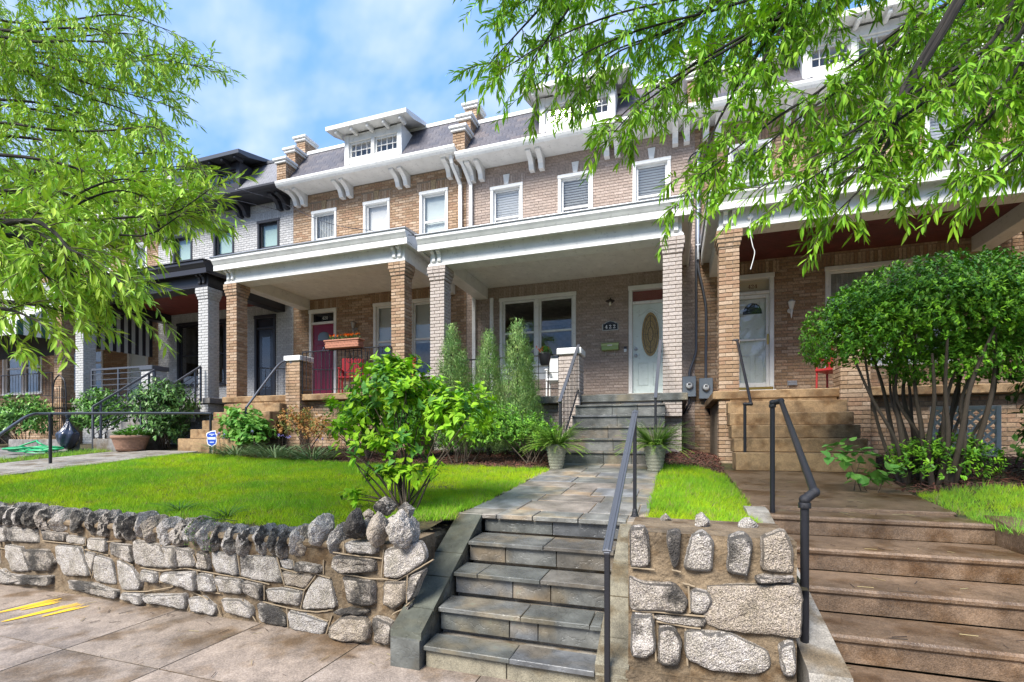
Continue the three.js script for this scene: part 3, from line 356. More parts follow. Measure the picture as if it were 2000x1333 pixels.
function sash(H, p, x0, x1, y0, y1, z, mat, mid = true) {
  const f = 0.045, pieces = [cb(x0, x0 + f, y0, y1, z - 0.04, z, 0.004), cb(x1 - f, x1, y0, y1, z - 0.04, z, 0.004), cb(x0 + f, x1 - f, y0, y0 + 0.06, z - 0.04, z, 0.004), cb(x0 + f, x1 - f, y1 - f, y1, z - 0.04, z, 0.004)];
  if (mid) pieces.push(cb(x0 + f, x1 - f, (y0 + y1) / 2 - 0.025, (y0 + y1) / 2 + 0.025, z - 0.045, z + 0.006, 0.004));
  const s = part(p, 'sash', join(pieces), mat);
  const pane = (a, b) => part(p, 'pane', bx(x0 + f - 0.005, x1 - f + 0.005, a, b, z - 0.024, z - 0.020), M.glass);
  if (mid) { pane(y0 + 0.06, (y0 + y1) / 2 - 0.025); pane((y0 + y1) / 2 + 0.025, y1 - f); } else pane(y0 + 0.06, y1 - f);
  return s;
}
// a window in an opening [x0,x1,y0,y1]; inside: 'blind', 'curtain', 'shade' or dark
function windowIn(H, x0, x1, y0, y1, o = {}) {
  const mat = o.mat ?? M.white, c = 0.075, pieces = [cb(x0, x0 + c, y0, y1, -0.10, 0.022, 0.008), cb(x1 - c, x1, y0, y1, -0.10, 0.022, 0.008), cb(x0 - 0.01, x1 + 0.01, y1 - c, y1 + 0.012, -0.10, 0.034, 0.008), cb(x0 - 0.03, x1 + 0.03, y0 - 0.01, y0 + 0.05, -0.10, 0.06, 0.01)];
  const lights = o.double ? [[x0 + c, (x0 + x1) / 2 - 0.05], [(x0 + x1) / 2 + 0.05, x1 - c]] : [[x0 + c, x1 - c]];
  if (o.double) pieces.push(cb((x0 + x1) / 2 - 0.05, (x0 + x1) / 2 + 0.05, y0 + 0.05, y1 - c, -0.10, 0.014, 0.008));
  const w = part(H, 'window', join(pieces), mat);
  for (const [a, b] of lights) {
    sash(H, w, a, b, y0 + 0.05, y1 - c, -0.055, mat, true);
    if (o.inside === 'blind') { const s = []; for (let y = y0 + (o.drop ?? 0.12); y < y1 - c; y += 0.062) { const g = cb(a + 0.02, b - 0.02, -0.0012, 0.0012, -0.024, 0.024, 0.0005); g.rotateX(o.tilt ?? -0.95); s.push(at(g, 0, y, -0.15)); } part(w, 'blind', join(s), M.blind); }
    if (o.inside === 'curtain') { const s = []; for (let x = a; x < b; x += 0.03) s.push(cb(x, x + 0.034, y0 + 0.05, y1 - 0.05, -0.17 + 0.012 * Math.sin(x * 70), -0.16 + 0.012 * Math.sin(x * 70), 0.004)); part(w, 'curtain', join(s), M.curtain); }
    if (o.inside === 'shade') part(w, 'shade', bx(a, b, y0 + (y1 - y0) * (o.drop ?? 0.1), y1 - 0.05, -0.152, -0.148), o.shadeMat ?? M.curtain);
  }
  return w;
}
function panels(rects, z, d = 0.012) { return rects.map(([a, b, c, e]) => join([cb(a, b, c, c + 0.018, z, z + d, 0.004), cb(a, b, e - 0.018, e, z, z + d, 0.004), cb(a, a + 0.018, c + 0.018, e - 0.018, z, z + d, 0.004), cb(b - 0.018, b, c + 0.018, e - 0.018, z, z + d, 0.004)])); }

function rowHouse(o) {
  const pal = PAL[o.pal], cpal = PAL[o.cpal ?? o.pal], trim = o.trim ?? M.white, W = 5.49, bulk = [], cbulk = [];
  const H = thing('row_house', o.label, 'house', [o.x, o.dy, -11.5], 0, 'attached porch-front row houses');
  const g0 = 1.0 - o.dy, wins2 = o.wins2 ?? [[0.665, 1.515], [2.405, 3.245], [4.155, 4.985]].map(([a, b]) => [a, b, 6.28, 7.82]);
  const holes = [[o.door[0], o.door[1], 2.45, 4.995], ...wins2, [o.win1[0], o.win1[1], 2.95, 5.0]];
  if (o.extra) holes.push(o.extra);
  const wall = part(H, 'wall', wallShell(0, W, g0, 8.34, holes, 0.30, -0.010), pal.mortar);
  const arches = wins2.map(([a, b, , d]) => [a - 0.08, b + 0.08, d + 0.02, d + 0.24]); arches.push([o.win1[0] - 0.1, o.win1[1] + 0.1, 5.01, 5.26], [o.door[0] - 0.1, o.door[1] + 0.1, 5.01, 5.26]);
  const bw = part(wall, 'brickwork', join(brickFace(0.002, W - 0.002, g0, 8.33, 0, holes, pal, arches)), pal.wall); bw.userData.kind = 'stuff';
  part(H, 'interior_shell', join([bx(0.01, 0.11, 0.5, 9.3, -5.4, -0.315), bx(W - 0.11, W - 0.01, 0.5, 9.3, -5.4, -0.315), bx(0.115, W - 0.115, 0.5, 9.3, -5.4, -5.3), bx(0.115, W - 0.115, 5.5, 5.75, -5.29, -0.315), bx(0.115, W - 0.115, 2.2, 2.4, -5.29, -0.315), bx(0.115, W - 0.115, 8.35, 8.5, -5.29, -0.315), bx(3.3, 3.4, 2.41, 5.49, -5.29, -0.8), bx(2.7, 2.8, 5.76, 8.34, -5.29, -1.6)]), M.room); part(H, 'flat_roof', bx(0.01, W - 0.01, 9.31, 9.6, -5.4, -0.92), M.greyConc);
  wins2.forEach(([a, b, c, d], i) => { windowIn(H, a, b, c, d, { mat: o.winMat ?? trim, ...(o.in2?.[i] ?? { inside: 'curtain' }) }); if (o.key) part(H, 'keystone', ext([[(a + b) / 2 - 0.05, d + 0.02], [(a + b) / 2 + 0.05, d + 0.02], [(a + b) / 2 + 0.085, d + 0.27], [(a + b) / 2 - 0.085, d + 0.27]], -0.005, 0.022, 0.004), o.key); });
  windowIn(H, o.win1[0], o.win1[1], o.win1[2] ?? 2.95, 5.0, { mat: o.winMat ?? trim, double: !o.single, ...(o.in1 ?? { inside: 'shade', drop: 0.5 }) });
  if (o.win1[2]) part(H, 'window_apron', cb(o.win1[0], o.win1[1], 2.95, o.win1[2], -0.09, 0.01, 0.006), trim);
  // porch: columns, entablature, ceiling, roof, floor
  for (const cx of [0.297, 4.875]) {
    brickColumn(H, 'porch_column', cx, 2.5, Math.max(g0, o.colBase ?? 1.9), 4.755, cpal, o.own, cbulk);
    [[0.017, 0], [0.034, 1], [0.05, 2], [0.05, 3]].forEach(([e, k]) => { const y = 4.757 + k * BC; part(H, 'column_cap_course', bx(cx - e + 0.01, cx + 0.318 + e - 0.01, y - 0.01, y + BH + 0.01, 2.182 - e + 0.01, 2.5 + e - 0.01), cpal.mortar); const wv = 0.318 + 2 * e; for (let s = 0; s < 3; s++) { const a = cx - e + wv * s / 3, q = pick(cpal.b); cbulk.push(tint(cb(a + 0.004, a + wv / 3 - 0.004, y, y + BH, 2.4 + e, 2.5 + e, 0.004), q)); for (const [p, r] of [[cx + 0.218 + e, cx + 0.318 + e], [cx - e, cx + 0.1 - e]]) { const z = 2.182 - e + wv * s / 3; cbulk.push(tint(cb(p, r, y + 0.001, y + BH - 0.001, z + 0.004, z + wv / 3 - 0.105 * (s === 2), 0.004), q)); } } });
  }
  part(H, 'frieze', join([cb(0.297, 5.193, 5.03, 5.40, 2.2, 2.50, 0.006), cb(0.265, 5.225, 5.032, 5.075, 2.17, 2.532, 0.006), cb(0.28, 5.21, 5.08, 5.10, 2.18, 2.518, 0.004), cb(0.297, 0.60, 5.031, 5.38, 0, 2.199, 0.006), cb(4.89, 5.193, 5.031, 5.38, 0, 2.199, 0.006)]), trim);
  part(H, 'cornice', join([prof([[2.49, 5.36], [2.66, 5.36], [2.66, 5.31], [2.70, 5.31], [2.70, 5.43], [2.715, 5.45], [2.74, 5.49], [2.77, 5.53], [2.77, 5.585], [2.49, 5.585]], 0.12, 5.37), cb(0.125, 0.30, 5.355, 5.58, 0, 2.488, 0.006), cb(5.19, 5.365, 5.355, 5.58, 0, 2.488, 0.006), cb(0.127, 0.17, 5.312, 5.354, 0, 2.65, 0.006), cb(5.32, 5.363, 5.312, 5.354, 0, 2.65, 0.006)]), trim);
  for (const x of [0.36, 0.49, 4.93, 5.06]) part(H, 'porch_bracket', prof([[2.495, 5.11], [2.53, 5.10], [2.555, 5.13], [2.545, 5.19], [2.57, 5.26], [2.64, 5.29], [2.65, 5.355], [2.495, 5.355]], x, x + 0.07), trim);
  part(H, 'porch_ceiling', join(Array.from({ length: 26 }, (_, k) => cb(0.61, 4.88, 5.30, 5.325, 0.003 + k * 0.0845, 0.003 + k * 0.0845 + 0.0835, 0.003))), o.ceil ?? M.ceil);
  part(H, 'porch_roof', prof([[0, 5.90], [0, 5.62], [2.76, 5.586], [2.80, 5.60], [2.80, 5.612]], 0.10, 5.39), o.roofMat ?? M.steel);
  part(H, 'porch_floor', cb(0.2, 5.29, 2.17, 2.31, 0.001, 2.54, 0.012), o.floorMat ?? M.brownstone);
  const sk = brickFace(0.3, 5.19, g0, 2.165, 2.33, [], cpal); sk.push(...brickFace(0.001, 0.29, g0, g0 + 0.02, 0.5, [], cpal)); part(H, 'porch_base', bx(0.31, 5.18, g0, 2.165, 0, 2.32), cpal.mortar); bulk.push(...sk);
  if (o.pier) { const [a] = o.pier; brickColumn(H, 'porch_pier', a, 2.6, g0, 3.06, cpal, false, cbulk, 0.40); part(H, 'pier_cap', cb(a - 0.03, a + 0.43, 3.065, 3.185, 2.17, 2.63, 0.012), o.capMat ?? trim); }
  part(H, 'porch_brickwork', join([...bulk, ...cbulk]), cpal.wall).userData.kind = 'stuff';
  // porch steps: six risers
  { const [a, b, kind] = o.steps, s = new THREE.Group(); s.name = 'porch_steps'; H.add(s); for (let i = 0; i < 6; i++) { const y = 2.31 - i * 0.2, z = 2.5 + i * 0.28, e = i ? 0.06 : 0; const yb = i < 5 ? y - 0.2 : Math.min(y - 0.2, g0 + 0.1) - 0.05;
      if (kind === 'slate') { const n = i % 2 ? [a - e, mix(a, b, 0.42), mix(a, b, 0.72), b + e] : [a - e, mix(a, b, 0.5), b + e]; for (let k = 0; k < n.length - 1; k++) { part(s, 'riser', cb(n[k] + 0.003, n[k + 1] - 0.003, yb, y - 0.035, z - 0.09, z, 0.003), pick(M.slabs)); part(s, 'tread', cb(n[k] + 0.002, n[k + 1] - 0.002, y - 0.034, y + (i ? 0 : 0.004), i ? z - 0.30 : z - 0.35, z + 0.03, 0.005), pick(M.slabs)); } part(s, 'step_core', bx(a, b, g0, y - 0.04, z - 0.5, z - 0.085), M.paleConc); }
      else part(s, 'step', cb(a - e, b + e, yb, y - 0.002, z - 0.45, z + 0.02, 0.012), o.stepMat ?? M.brownstone); } }
  // eaves
  part(H, 'soffit', cb(0.001, W - 0.001, 8.335, 8.40, -0.01, 0.60, 0.006), trim);
  part(H, 'gutter', prof([[0.50, 8.33], [0.63, 8.33], [0.67, 8.37], [0.70, 8.42], [0.70, 8.475], [0.68, 8.475], [0.66, 8.43], [0.52, 8.41]], 0.001, W - 0.001), o.gutterMat ?? trim);
  for (const x of o.brackets ?? [0.16, 0.40, 1.72, 1.96, 3.52, 3.76, 5.02, 5.26]) part(H, 'eave_bracket', prof([[-0.005, 8.334], [0.50, 8.334], [0.50, 8.28], [0.36, 8.245], [0.25, 8.19], [0.19, 8.12], [0.165, 8.05], [0.15, 8.01], [-0.005, 8.01]], x, x + 0.12), trim);
  // slate mansard with its dormer
  const A = V(0, 8.44, 0.50), B = V(0, 9.76, -0.42), sl = B.clone().sub(A), SL = sl.length(), ang = Math.atan2(-(B.z - A.z), B.y - A.y);
  part(H, 'roof_deck', prof([[0.50, 8.42], [-0.42, 9.76], [-0.9, 9.76], [-0.9, 8.42]], 0.002, W - 0.002), M.room);
  const sg = cb(-0.128, 0.128, 0, 0.30, 0, 0.011, 0.003), rf = new THREE.Group(); rf.name = 'mansard_roof'; H.add(rf);
  for (let r = 0; r < 10; r++) for (let k = -1; k < 21; k++) { const x = 0.24 + k * 0.262 + (r % 2 ? 0.131 : 0); if (x < 0.16 || x > W - 0.16) continue; if (x > 2.12 && x < 3.70 && r < 7) continue; const t = r * 0.158 / SL, m = part(rf, 'slate', sg, pick(o.slate ?? M.roofSlate)); m.position.set(x, A.y + sl.y * t, A.z + sl.z * t + 0.012); m.rotation.x = -ang + 0.035; m.rotation.z = rr(-0.006, 0.006); }
  part(H, 'ridge_cap', cb(0.001, W - 0.001, 9.755, 9.86, -0.80, -0.36, 0.01), o.ridge ?? M.white);
  const dm = new THREE.Group(); dm.name = 'dormer'; H.add(dm); const dw = o.dormMat ?? M.white;
  part(dm, 'dormer_face', join([cb(2.02, 2.16, 8.46, 9.56, -0.35, 0.32, 0.008), cb(3.66, 3.80, 8.46, 9.56, -0.35, 0.32, 0.008), cb(2.16, 3.66, 8.46, 8.93, -0.3, 0.30, 0.006), cb(2.16, 3.66, 9.36, 9.56, -0.3, 0.30, 0.006), cb(2.86, 2.96, 8.93, 9.36, -0.1, 0.31, 0.006)]), dw);
  for (const [a, b] of [[2.16, 2.86], [2.96, 3.66]]) { const w = part(dm, 'dormer_window', join([...[0, 1].flatMap((k) => [cb(a + k * (b - a - 0.045), a + 0.045 + k * (b - a - 0.045), 8.93, 9.36, 0.20, 0.255, 0.004), cb(a + 0.045, b - 0.045, 8.93 + k * 0.385, 8.975 + k * 0.385, 0.20, 0.255, 0.004)]), ...[1, 2, 3].map((k) => bx(mix(a, b, k / 4) - 0.008, mix(a, b, k / 4) + 0.008, 8.97, 9.32, 0.215, 0.24)), bx(a + 0.04, b - 0.04, 9.135, 9.15, 0.216, 0.239)]), o.winMat ?? dw); part(w, 'pane', bx(a + 0.03, b - 0.03, 8.96, 9.33, 0.226, 0.229), M.glass); part(w, 'interior', bx(a, b, 8.94, 9.35, -0.1, -0.096), M.room); }
  part(dm, 'dormer_roof', join([prof([[0.66, 9.56], [0.67, 9.66], [-0.6, 9.98], [-0.6, 9.90], [0.3, 9.60]], 1.68, 4.14)]), o.dormRoof ?? M.white);
  for (let k = 0; k < 5; k++) part(dm, 'rafter_tail', cb(1.9 + k * 0.49, 1.98 + k * 0.49, 9.47, 9.60, 0.30, 0.60, 0.02), dw);
  // stepped party-wall parapet on the left boundary
  if (o.parapet !== false) { const pp = new THREE.Group(); pp.name = 'parapet'; H.add(pp); const ppal = PAL[o.ppal ?? 'tan']; [[0.46, 0.10, 8.4, 9.10], [0.10, -0.30, 8.6, 9.60], [-0.30, -0.78, 9.0, 10.16]].forEach(([za, zb, ya, yb]) => { part(pp, 'parapet_core', bx(-0.15, 0.15, ya, yb, zb + 0.01, za - 0.012), ppal.mortar); const l = brickFace(-0.16, 0.16, ya, yb, za, [], ppal); const sd = brickFace(-za, -zb, ya, yb, 0.162, [], ppal); sd.forEach((g) => g.rotateY(Math.PI / 2)); const s2 = brickFace(zb, za, ya, yb, 0.162, [], ppal); s2.forEach((g) => g.rotateY(-Math.PI / 2)); part(pp, 'brickwork', join([...l, ...sd, ...s2]), ppal.wall).userData.kind = 'stuff'; part(pp, 'parapet_cap', join([cb(-0.20, 0.20, yb, yb + 0.06, zb - 0.03, za + 0.05, 0.01), cb(-0.24, 0.24, yb + 0.062, yb + 0.14, zb - 0.04, za + 0.09, 0.015)]), o.capStone ?? M.white); }); }
  return H;
}
// a door of a given kind set in its casing
function casing(H, x0, x1, mat, ytr = 4.58) { return part(H, 'door_casing', join([cb(x0, x0 + 0.085, 2.45, 4.99, -0.11, 0.03, 0.008), cb(x1 - 0.085, x1, 2.45, 4.99, -0.11, 0.03, 0.008), cb(x0 - 0.01, x1 + 0.01, 4.90, 5.005, -0.11, 0.042, 0.008), cb(x0 + 0.085, x1 - 0.085, ytr, ytr + 0.065, -0.10, 0.012, 0.006), cb(x0 - 0.02, x1 + 0.02, 2.44, 2.535, -0.1, 0.16, 0.01)]), mat); }
function numberPlate(txt, w, h, fg, bg, font) { const c = document.createElement('canvas'); c.width = 512; c.height = Math.round(512 * h / w); const k = c.getContext('2d'); k.fillStyle = bg; k.fillRect(0, 0, c.width, c.height); k.fillStyle = fg; k.font = font; k.textAlign = 'center'; k.textBaseline = 'middle'; k.fillText(txt, c.width / 2, c.height * 0.53); const t = new THREE.CanvasTexture(c); t.colorSpace = THREE.SRGBColorSpace; return M3([1, 1, 1], { map: t, roughness: 0.5 }); }
const plate = (w, h) => { const g = new THREE.PlaneGeometry(w, h); return flat(g); };

// 422: taupe painted brick, white trim
const h422 = rowHouse({ x: -5.09, dy: 0, pal: 'taupe', cpal: 'pale', own: true, label: 'taupe painted brick row house numbered 422 with a pale mint front door', key: M.white, door: [4.065, 5.02], win1: [0.913, 2.841, 3.28], in1: { inside: 'none' }, in2: [{ inside: 'blind', drop: 0.55, tilt: -0.95 }, { inside: 'blind', drop: 0.40, tilt: -0.5 }, { inside: 'blind', drop: 0.42, tilt: -0.6 }], steps: [3.43, 4.86, 'slate'], pier: [3.02], floorMat: M.slabs[1], ppal: 'tan' });
{ // mint door with an oval leaded light
  const H = h422, mint = M3([0.70, 0.78, 0.73], { map: T.paint, roughness: 0.4 }), x0 = 4.15, x1 = 4.935, cx = 4.545; casing(H, 4.065, 5.02, M.white);
  const tr = part(H, 'transom', bx(x0, x1, 4.645, 4.90, -0.075, -0.07), M.glass); part(tr, 'transom_blind', bx(x0, x1, 4.64, 4.91, -0.12, -0.115), M3([0.22, 0.035, 0.025], { roughness: 0.7 }));
  const d = part(H, 'door', cb(x0, x1, 2.535, 4.58, -0.09, -0.04, 0.004), mint);
  for (const g of panels([[x0 + 0.11, cx - 0.05, 2.72, 3.24], [cx + 0.05, x1 - 0.11, 2.72, 3.24]], -0.042, 0.014)) part(d, 'panel_moulding', g, mint);
  const ov = (a, b, r, z, seg = 48) => tube(Array.from({ length: 24 }, (_, k) => [cx + a * Math.cos(k * Math.PI / 12), 3.88 + b * Math.sin(k * Math.PI / 12), z]), r, seg, 6, 0.5, true);
  part(d, 'oval_moulding', ov(0.205, 0.515, 0.018, -0.038), mint);
  const disc = flat(new THREE.CylinderGeometry(1, 1, 0.012, 48).rotateX(Math.PI / 2).scale(0.2, 0.51, 1)); const gl = part(d, 'oval_glass', at(uvm(disc), cx, 3.88, -0.034), M3([0.50, 0.34, 0.13], { roughness: 0.18, map: rep(T.grain, 5), bumpMap: rep(T.grainB, 6), bumpScale: 0.006, metalness: 0.15 }));
  part(gl, 'lead_came', join([ov(0.150, 0.43, 0.006, -0.026), ov(0.055, 0.17, 0.006, -0.026), ov(0.105, 0.30, 0.004, -0.026), rod([cx, 4.05, -0.026], [cx, 4.31, -0.026], 0.005, 5), rod([cx, 3.45, -0.026], [cx, 3.71, -0.026], 0.005, 5), rod([cx - 0.15, 3.88, -0.026], [cx - 0.055, 3.88, -0.026], 0.004, 5), rod([cx + 0.055, 3.88, -0.026], [cx + 0.15, 3.88, -0.026], 0.004, 5)]), M.dark);
  part(d, 'arch_moulding', tube([[x0 + 0.12, 4.30, -0.038], [x0 + 0.22, 4.36, -0.038], [cx, 4.46, -0.038], [x1 - 0.22, 4.36, -0.038], [x1 - 0.12, 4.30, -0.038]], 0.011, 24, 6), mint);
  for (const y of [3.41, 3.56]) part(d, 'door_knob', join([flat(new THREE.SphereGeometry(0.032, 14, 10)), flat(new THREE.CylinderGeometry(0.04, 0.04, 0.02, 16).rotateX(Math.PI / 2).translate(0, 0, -0.03))]).translate(x0 + 0.075, y, 0.01), M.steel);
}
// 420: tan brick, white trim, crimson door
const h420 = rowHouse({ x: -10.59, dy: 0.2, pal: 'tan', own: true, label: 'tan brick row house numbered 420 with white trim and a crimson door', key: M3([0.46, 0.33, 0.18], { map: grainFine }), door: [0.58, 1.515], win1: [2.73, 5.06], in1: { inside: 'shade', drop: 0.45, shadeMat: M3([0.34, 0.37, 0.35], { roughness: 0.8 }) }, in2: [{ inside: 'curtain' }, { inside: 'shade', drop: 0.22, shadeMat: M3([0.55, 0.55, 0.53]) }, { inside: 'shade', drop: 0.34, shadeMat: M3([0.42, 0.47, 0.46]) }], steps: [0.62, 2.14, 'stone'], pier: [2.17], stepMat: M.brownstone, slate: M.roofSlate.slice(0, 3) });
{
  const H = h420, red = M3([0.24, 0.012, 0.045], { roughness: 0.35, map: T.paint }), x0 = 0.665, x1 = 1.43; casing(H, 0.58, 1.515, M.white);
  part(H, 'transom', bx(x0, x1, 4.645, 4.90, -0.075, -0.07), M3([0.012, 0.012, 0.014], { roughness: 0.08 }));
  const n = part(H, 'house_number', plate(0.24, 0.155), numberPlate('420', 0.24, 0.155, '#d8d8d0', '#101012', '400 250px serif')); n.position.set(1.07, 4.77, -0.066);
  const d = part(H, 'door', cb(x0, x1, 2.535, 4.58, -0.09, -0.04, 0.004), red);
  for (const g of panels([[x0 + 0.1, 1.02, 2.70, 3.25], [1.08, x1 - 0.1, 2.70, 3.25], [x0 + 0.1, 1.02, 3.35, 4.0], [1.08, x1 - 0.1, 3.35, 4.0]], -0.042, 0.014)) part(d, 'panel_moulding', g, red);
  part(d, 'fan_light', ext([[x0 + 0.18, 4.12], [x1 - 0.18, 4.12], [x1 - 0.18, 4.26], [x1 - 0.25, 4.34], [1.05, 4.37], [x0 + 0.25, 4.34], [x0 + 0.18, 4.26]], -0.044, -0.034, 0.003), M3([0.10, 0.12, 0.12], { roughness: 0.1 }));
  part(d, 'door_knocker', join([flat(new THREE.TorusGeometry(0.03, 0.008, 8, 16)).translate(1.05, 3.85, -0.02), cb(1.03, 1.07, 3.87, 3.92, -0.042, -0.015)]), M.steel);
}
// 424: tan brick with maroon porch ceiling
const h424 = rowHouse({ x: 0.40, dy: 0, pal: 'tan', own: true, label: 'tan brick row house numbered 424 with maroon porch ceiling and white storm door', key: M.white, ceil: M.maroon, door: [0.76, 1.56], win1: [2.494, 4.6], in1: { inside: 'curtain' }, steps: [0.47, 2.03, 'stone'], pier: [2.05], colBase: 1.0, in2: [{ inside: 'curtain' }, { inside: 'blind' }, { inside: 'blind' }] });
{
  const H = h424, x0 = 0.845, x1 = 1.475; casing(H, 0.76, 1.56, M.white);
  const n = part(H, 'house_number', plate(0.52, 0.17), numberPlate('424', 0.52, 0.17, '#5a2f18', '#b7a789', '700 110px serif')); n.position.set(1.16, 4.77, -0.066); part(H, 'transom', bx(x0, x1, 4.645, 4.90, -0.08, -0.072), M3([0.45, 0.38, 0.28], { roughness: 0.4 }));
  const wd = M3([0.62, 0.66, 0.62], { map: T.paint, roughness: 0.4 }), d = part(H, 'door', cb(x0, x1, 2.535, 4.58, -0.13, -0.09, 0.004), wd);
  for (const g of panels([[x0 + 0.1, 1.12, 2.70, 3.3], [1.2, x1 - 0.1, 2.70, 3.3]], -0.092, 0.014)) part(d, 'panel_moulding', g, wd);
  part(d, 'fan_light', ext([[x0 + 0.12, 4.18], ...Array.from({ length: 9 }, (_, k) => [1.16 - 0.19 * Math.cos(k * Math.PI / 8), 4.18 + 0.24 * Math.sin(k * Math.PI / 8)]), [x1 - 0.12, 4.18]], -0.094, -0.084, 0.002), M3([0.03, 0.035, 0.035], { roughness: 0.1 }));
  const sd = part(H, 'storm_door', join([cb(x0, x0 + 0.06, 2.6, 4.575, -0.055, -0.025, 0.005), cb(x1 - 0.06, x1, 2.6, 4.575, -0.055, -0.025, 0.005), cb(x0 + 0.06, x1 - 0.06, 4.50, 4.575, -0.055, -0.025, 0.005), cb(x0 + 0.06, x1 - 0.06, 2.6, 2.70, -0.055, -0.025, 0.005), cb(x0 + 0.06, x1 - 0.06, 3.60, 3.64, -0.052, -0.028, 0.004)]), M.white);
  part(sd, 'pane', bx(x0 + 0.055, x1 - 0.055, 2.69, 4.51, -0.042, -0.039), M.glass); part(sd, 'handle', cb(x1 - 0.045, x1 - 0.015, 3.50, 3.72, -0.025, 0.02, 0.006), M.brass); part(H, 'threshold', cb(0.78, 1.54, 2.537, 2.60, -0.09, 0.05, 0.006), M.brass);
}
// 418: white painted brick with near-black trim
const h418 = rowHouse({ x: -16.08, dy: 0.2, pal: 'white', own: true, label: 'white painted brick row house with black trim and orange red porch ceiling', trim: M.dark, winMat: M.dark, dormMat: M.dark, dormRoof: M.greyiron, gutterMat: M.dark, ceil: M.redwood, door: [4.05, 4.85], win1: [0.85, 2.9], roofMat: M.dark, ridge: M.greyiron, capStone: M.greyiron, capMat: M.greyiron, floorMat: M.greyConc, stepMat: M.greyConc, steps: [3.45, 4.86, 'stone'], pier: [3.02], ppal: 'white', slate: [[0.30, 0.30, 0.33], [0.27, 0.27, 0.30]].map((c) => M3(c, { map: rep(T.grain, 3), roughness: 0.6 })), in1: { inside: 'none' }, in2: [0, 1, 2].map(() => ({ inside: 'shade', drop: 0.06, shadeMat: M3([0.30, 0.42, 0.38], { roughness: 0.7 }) })) });
{ casing(h418, 4.05, 4.85, M.dark); const d = part(h418, 'door', cb(4.135, 4.765, 2.535, 4.90, -0.09, -0.04, 0.004), M3([0.02, 0.021, 0.026], { roughness: 0.25 })); part(d, 'pane', bx(4.3, 4.6, 2.8, 4.5, -0.041, -0.036), M.glass); }
// 416: tan brick with striped awning
const h416 = rowHouse({ x: -21.57, dy: 0.2, pal: 'tan', own: false, label: 'brown brick row house behind the left tree with green striped awning', key: null, door: [4.065, 5.02], win1: [0.9, 2.85], in1: { inside: 'curtain' }, steps: [0.9, 2.4, 'stone'], parapet: false });
{
  casing(h416, 4.065, 5.02, M.white); part(h416, 'door', cb(4.15, 4.935, 2.535, 4.58, -0.09, -0.04, 0.004), M3([0.6, 0.66, 0.68], { roughness: 0.4 }));
  const grn = M3([0.02, 0.085, 0.06], { roughness: 0.5 }), aw = new THREE.Group(); aw.name = 'porch_awning'; h416.add(aw);
  for (let k = 0; k < 26; k++) part(aw, 'awning_strip', prof([[2.55, 5.02], [2.56, 5.04], [3.35, 4.45], [3.35, 4.10], [3.34, 4.10], [3.34, 4.44]], 0.62 + k * 0.165, 0.62 + k * 0.165 + 0.158), M.white);
  for (let k = 0; k < 6; k++) { const z = 2.56 + k * 0.13; part(aw, 'awning_side_strip', cb(4.91, 4.925, 4.10, 5.03 - (z + 0.065 - 2.55) * 0.74, z, z + 0.127, 0.003), k % 2 ? grn : M.white); }
  part(aw, 'drop_curtain', cb(0.65, 4.85, 3.72, 5.0, 2.30, 2.32, 0.004), M3([0.035, 0.028, 0.026], { roughness: 0.9 }));
}
// far right neighbour: only its corner shows
rowHouse({ x: 5.90, dy: 0, pal: 'tan', own: false, label: 'last tan brick row house beyond the round clipped shrub', key: M.white, door: [4.065, 5.02], win1: [0.9, 2.85], in1: { inside: 'curtain' }, steps: [3.43, 4.86, 'stone'] });

rowHouse({ x: -27.06, dy: 0.2, pal: 'tan', own: false, label: 'farthest tan brick row house at the left end of the row', key: null, door: [0.58, 1.515], win1: [2.73, 5.06], in1: { inside: 'curtain' }, steps: [0.62, 2.14, 'stone'], parapet: false });

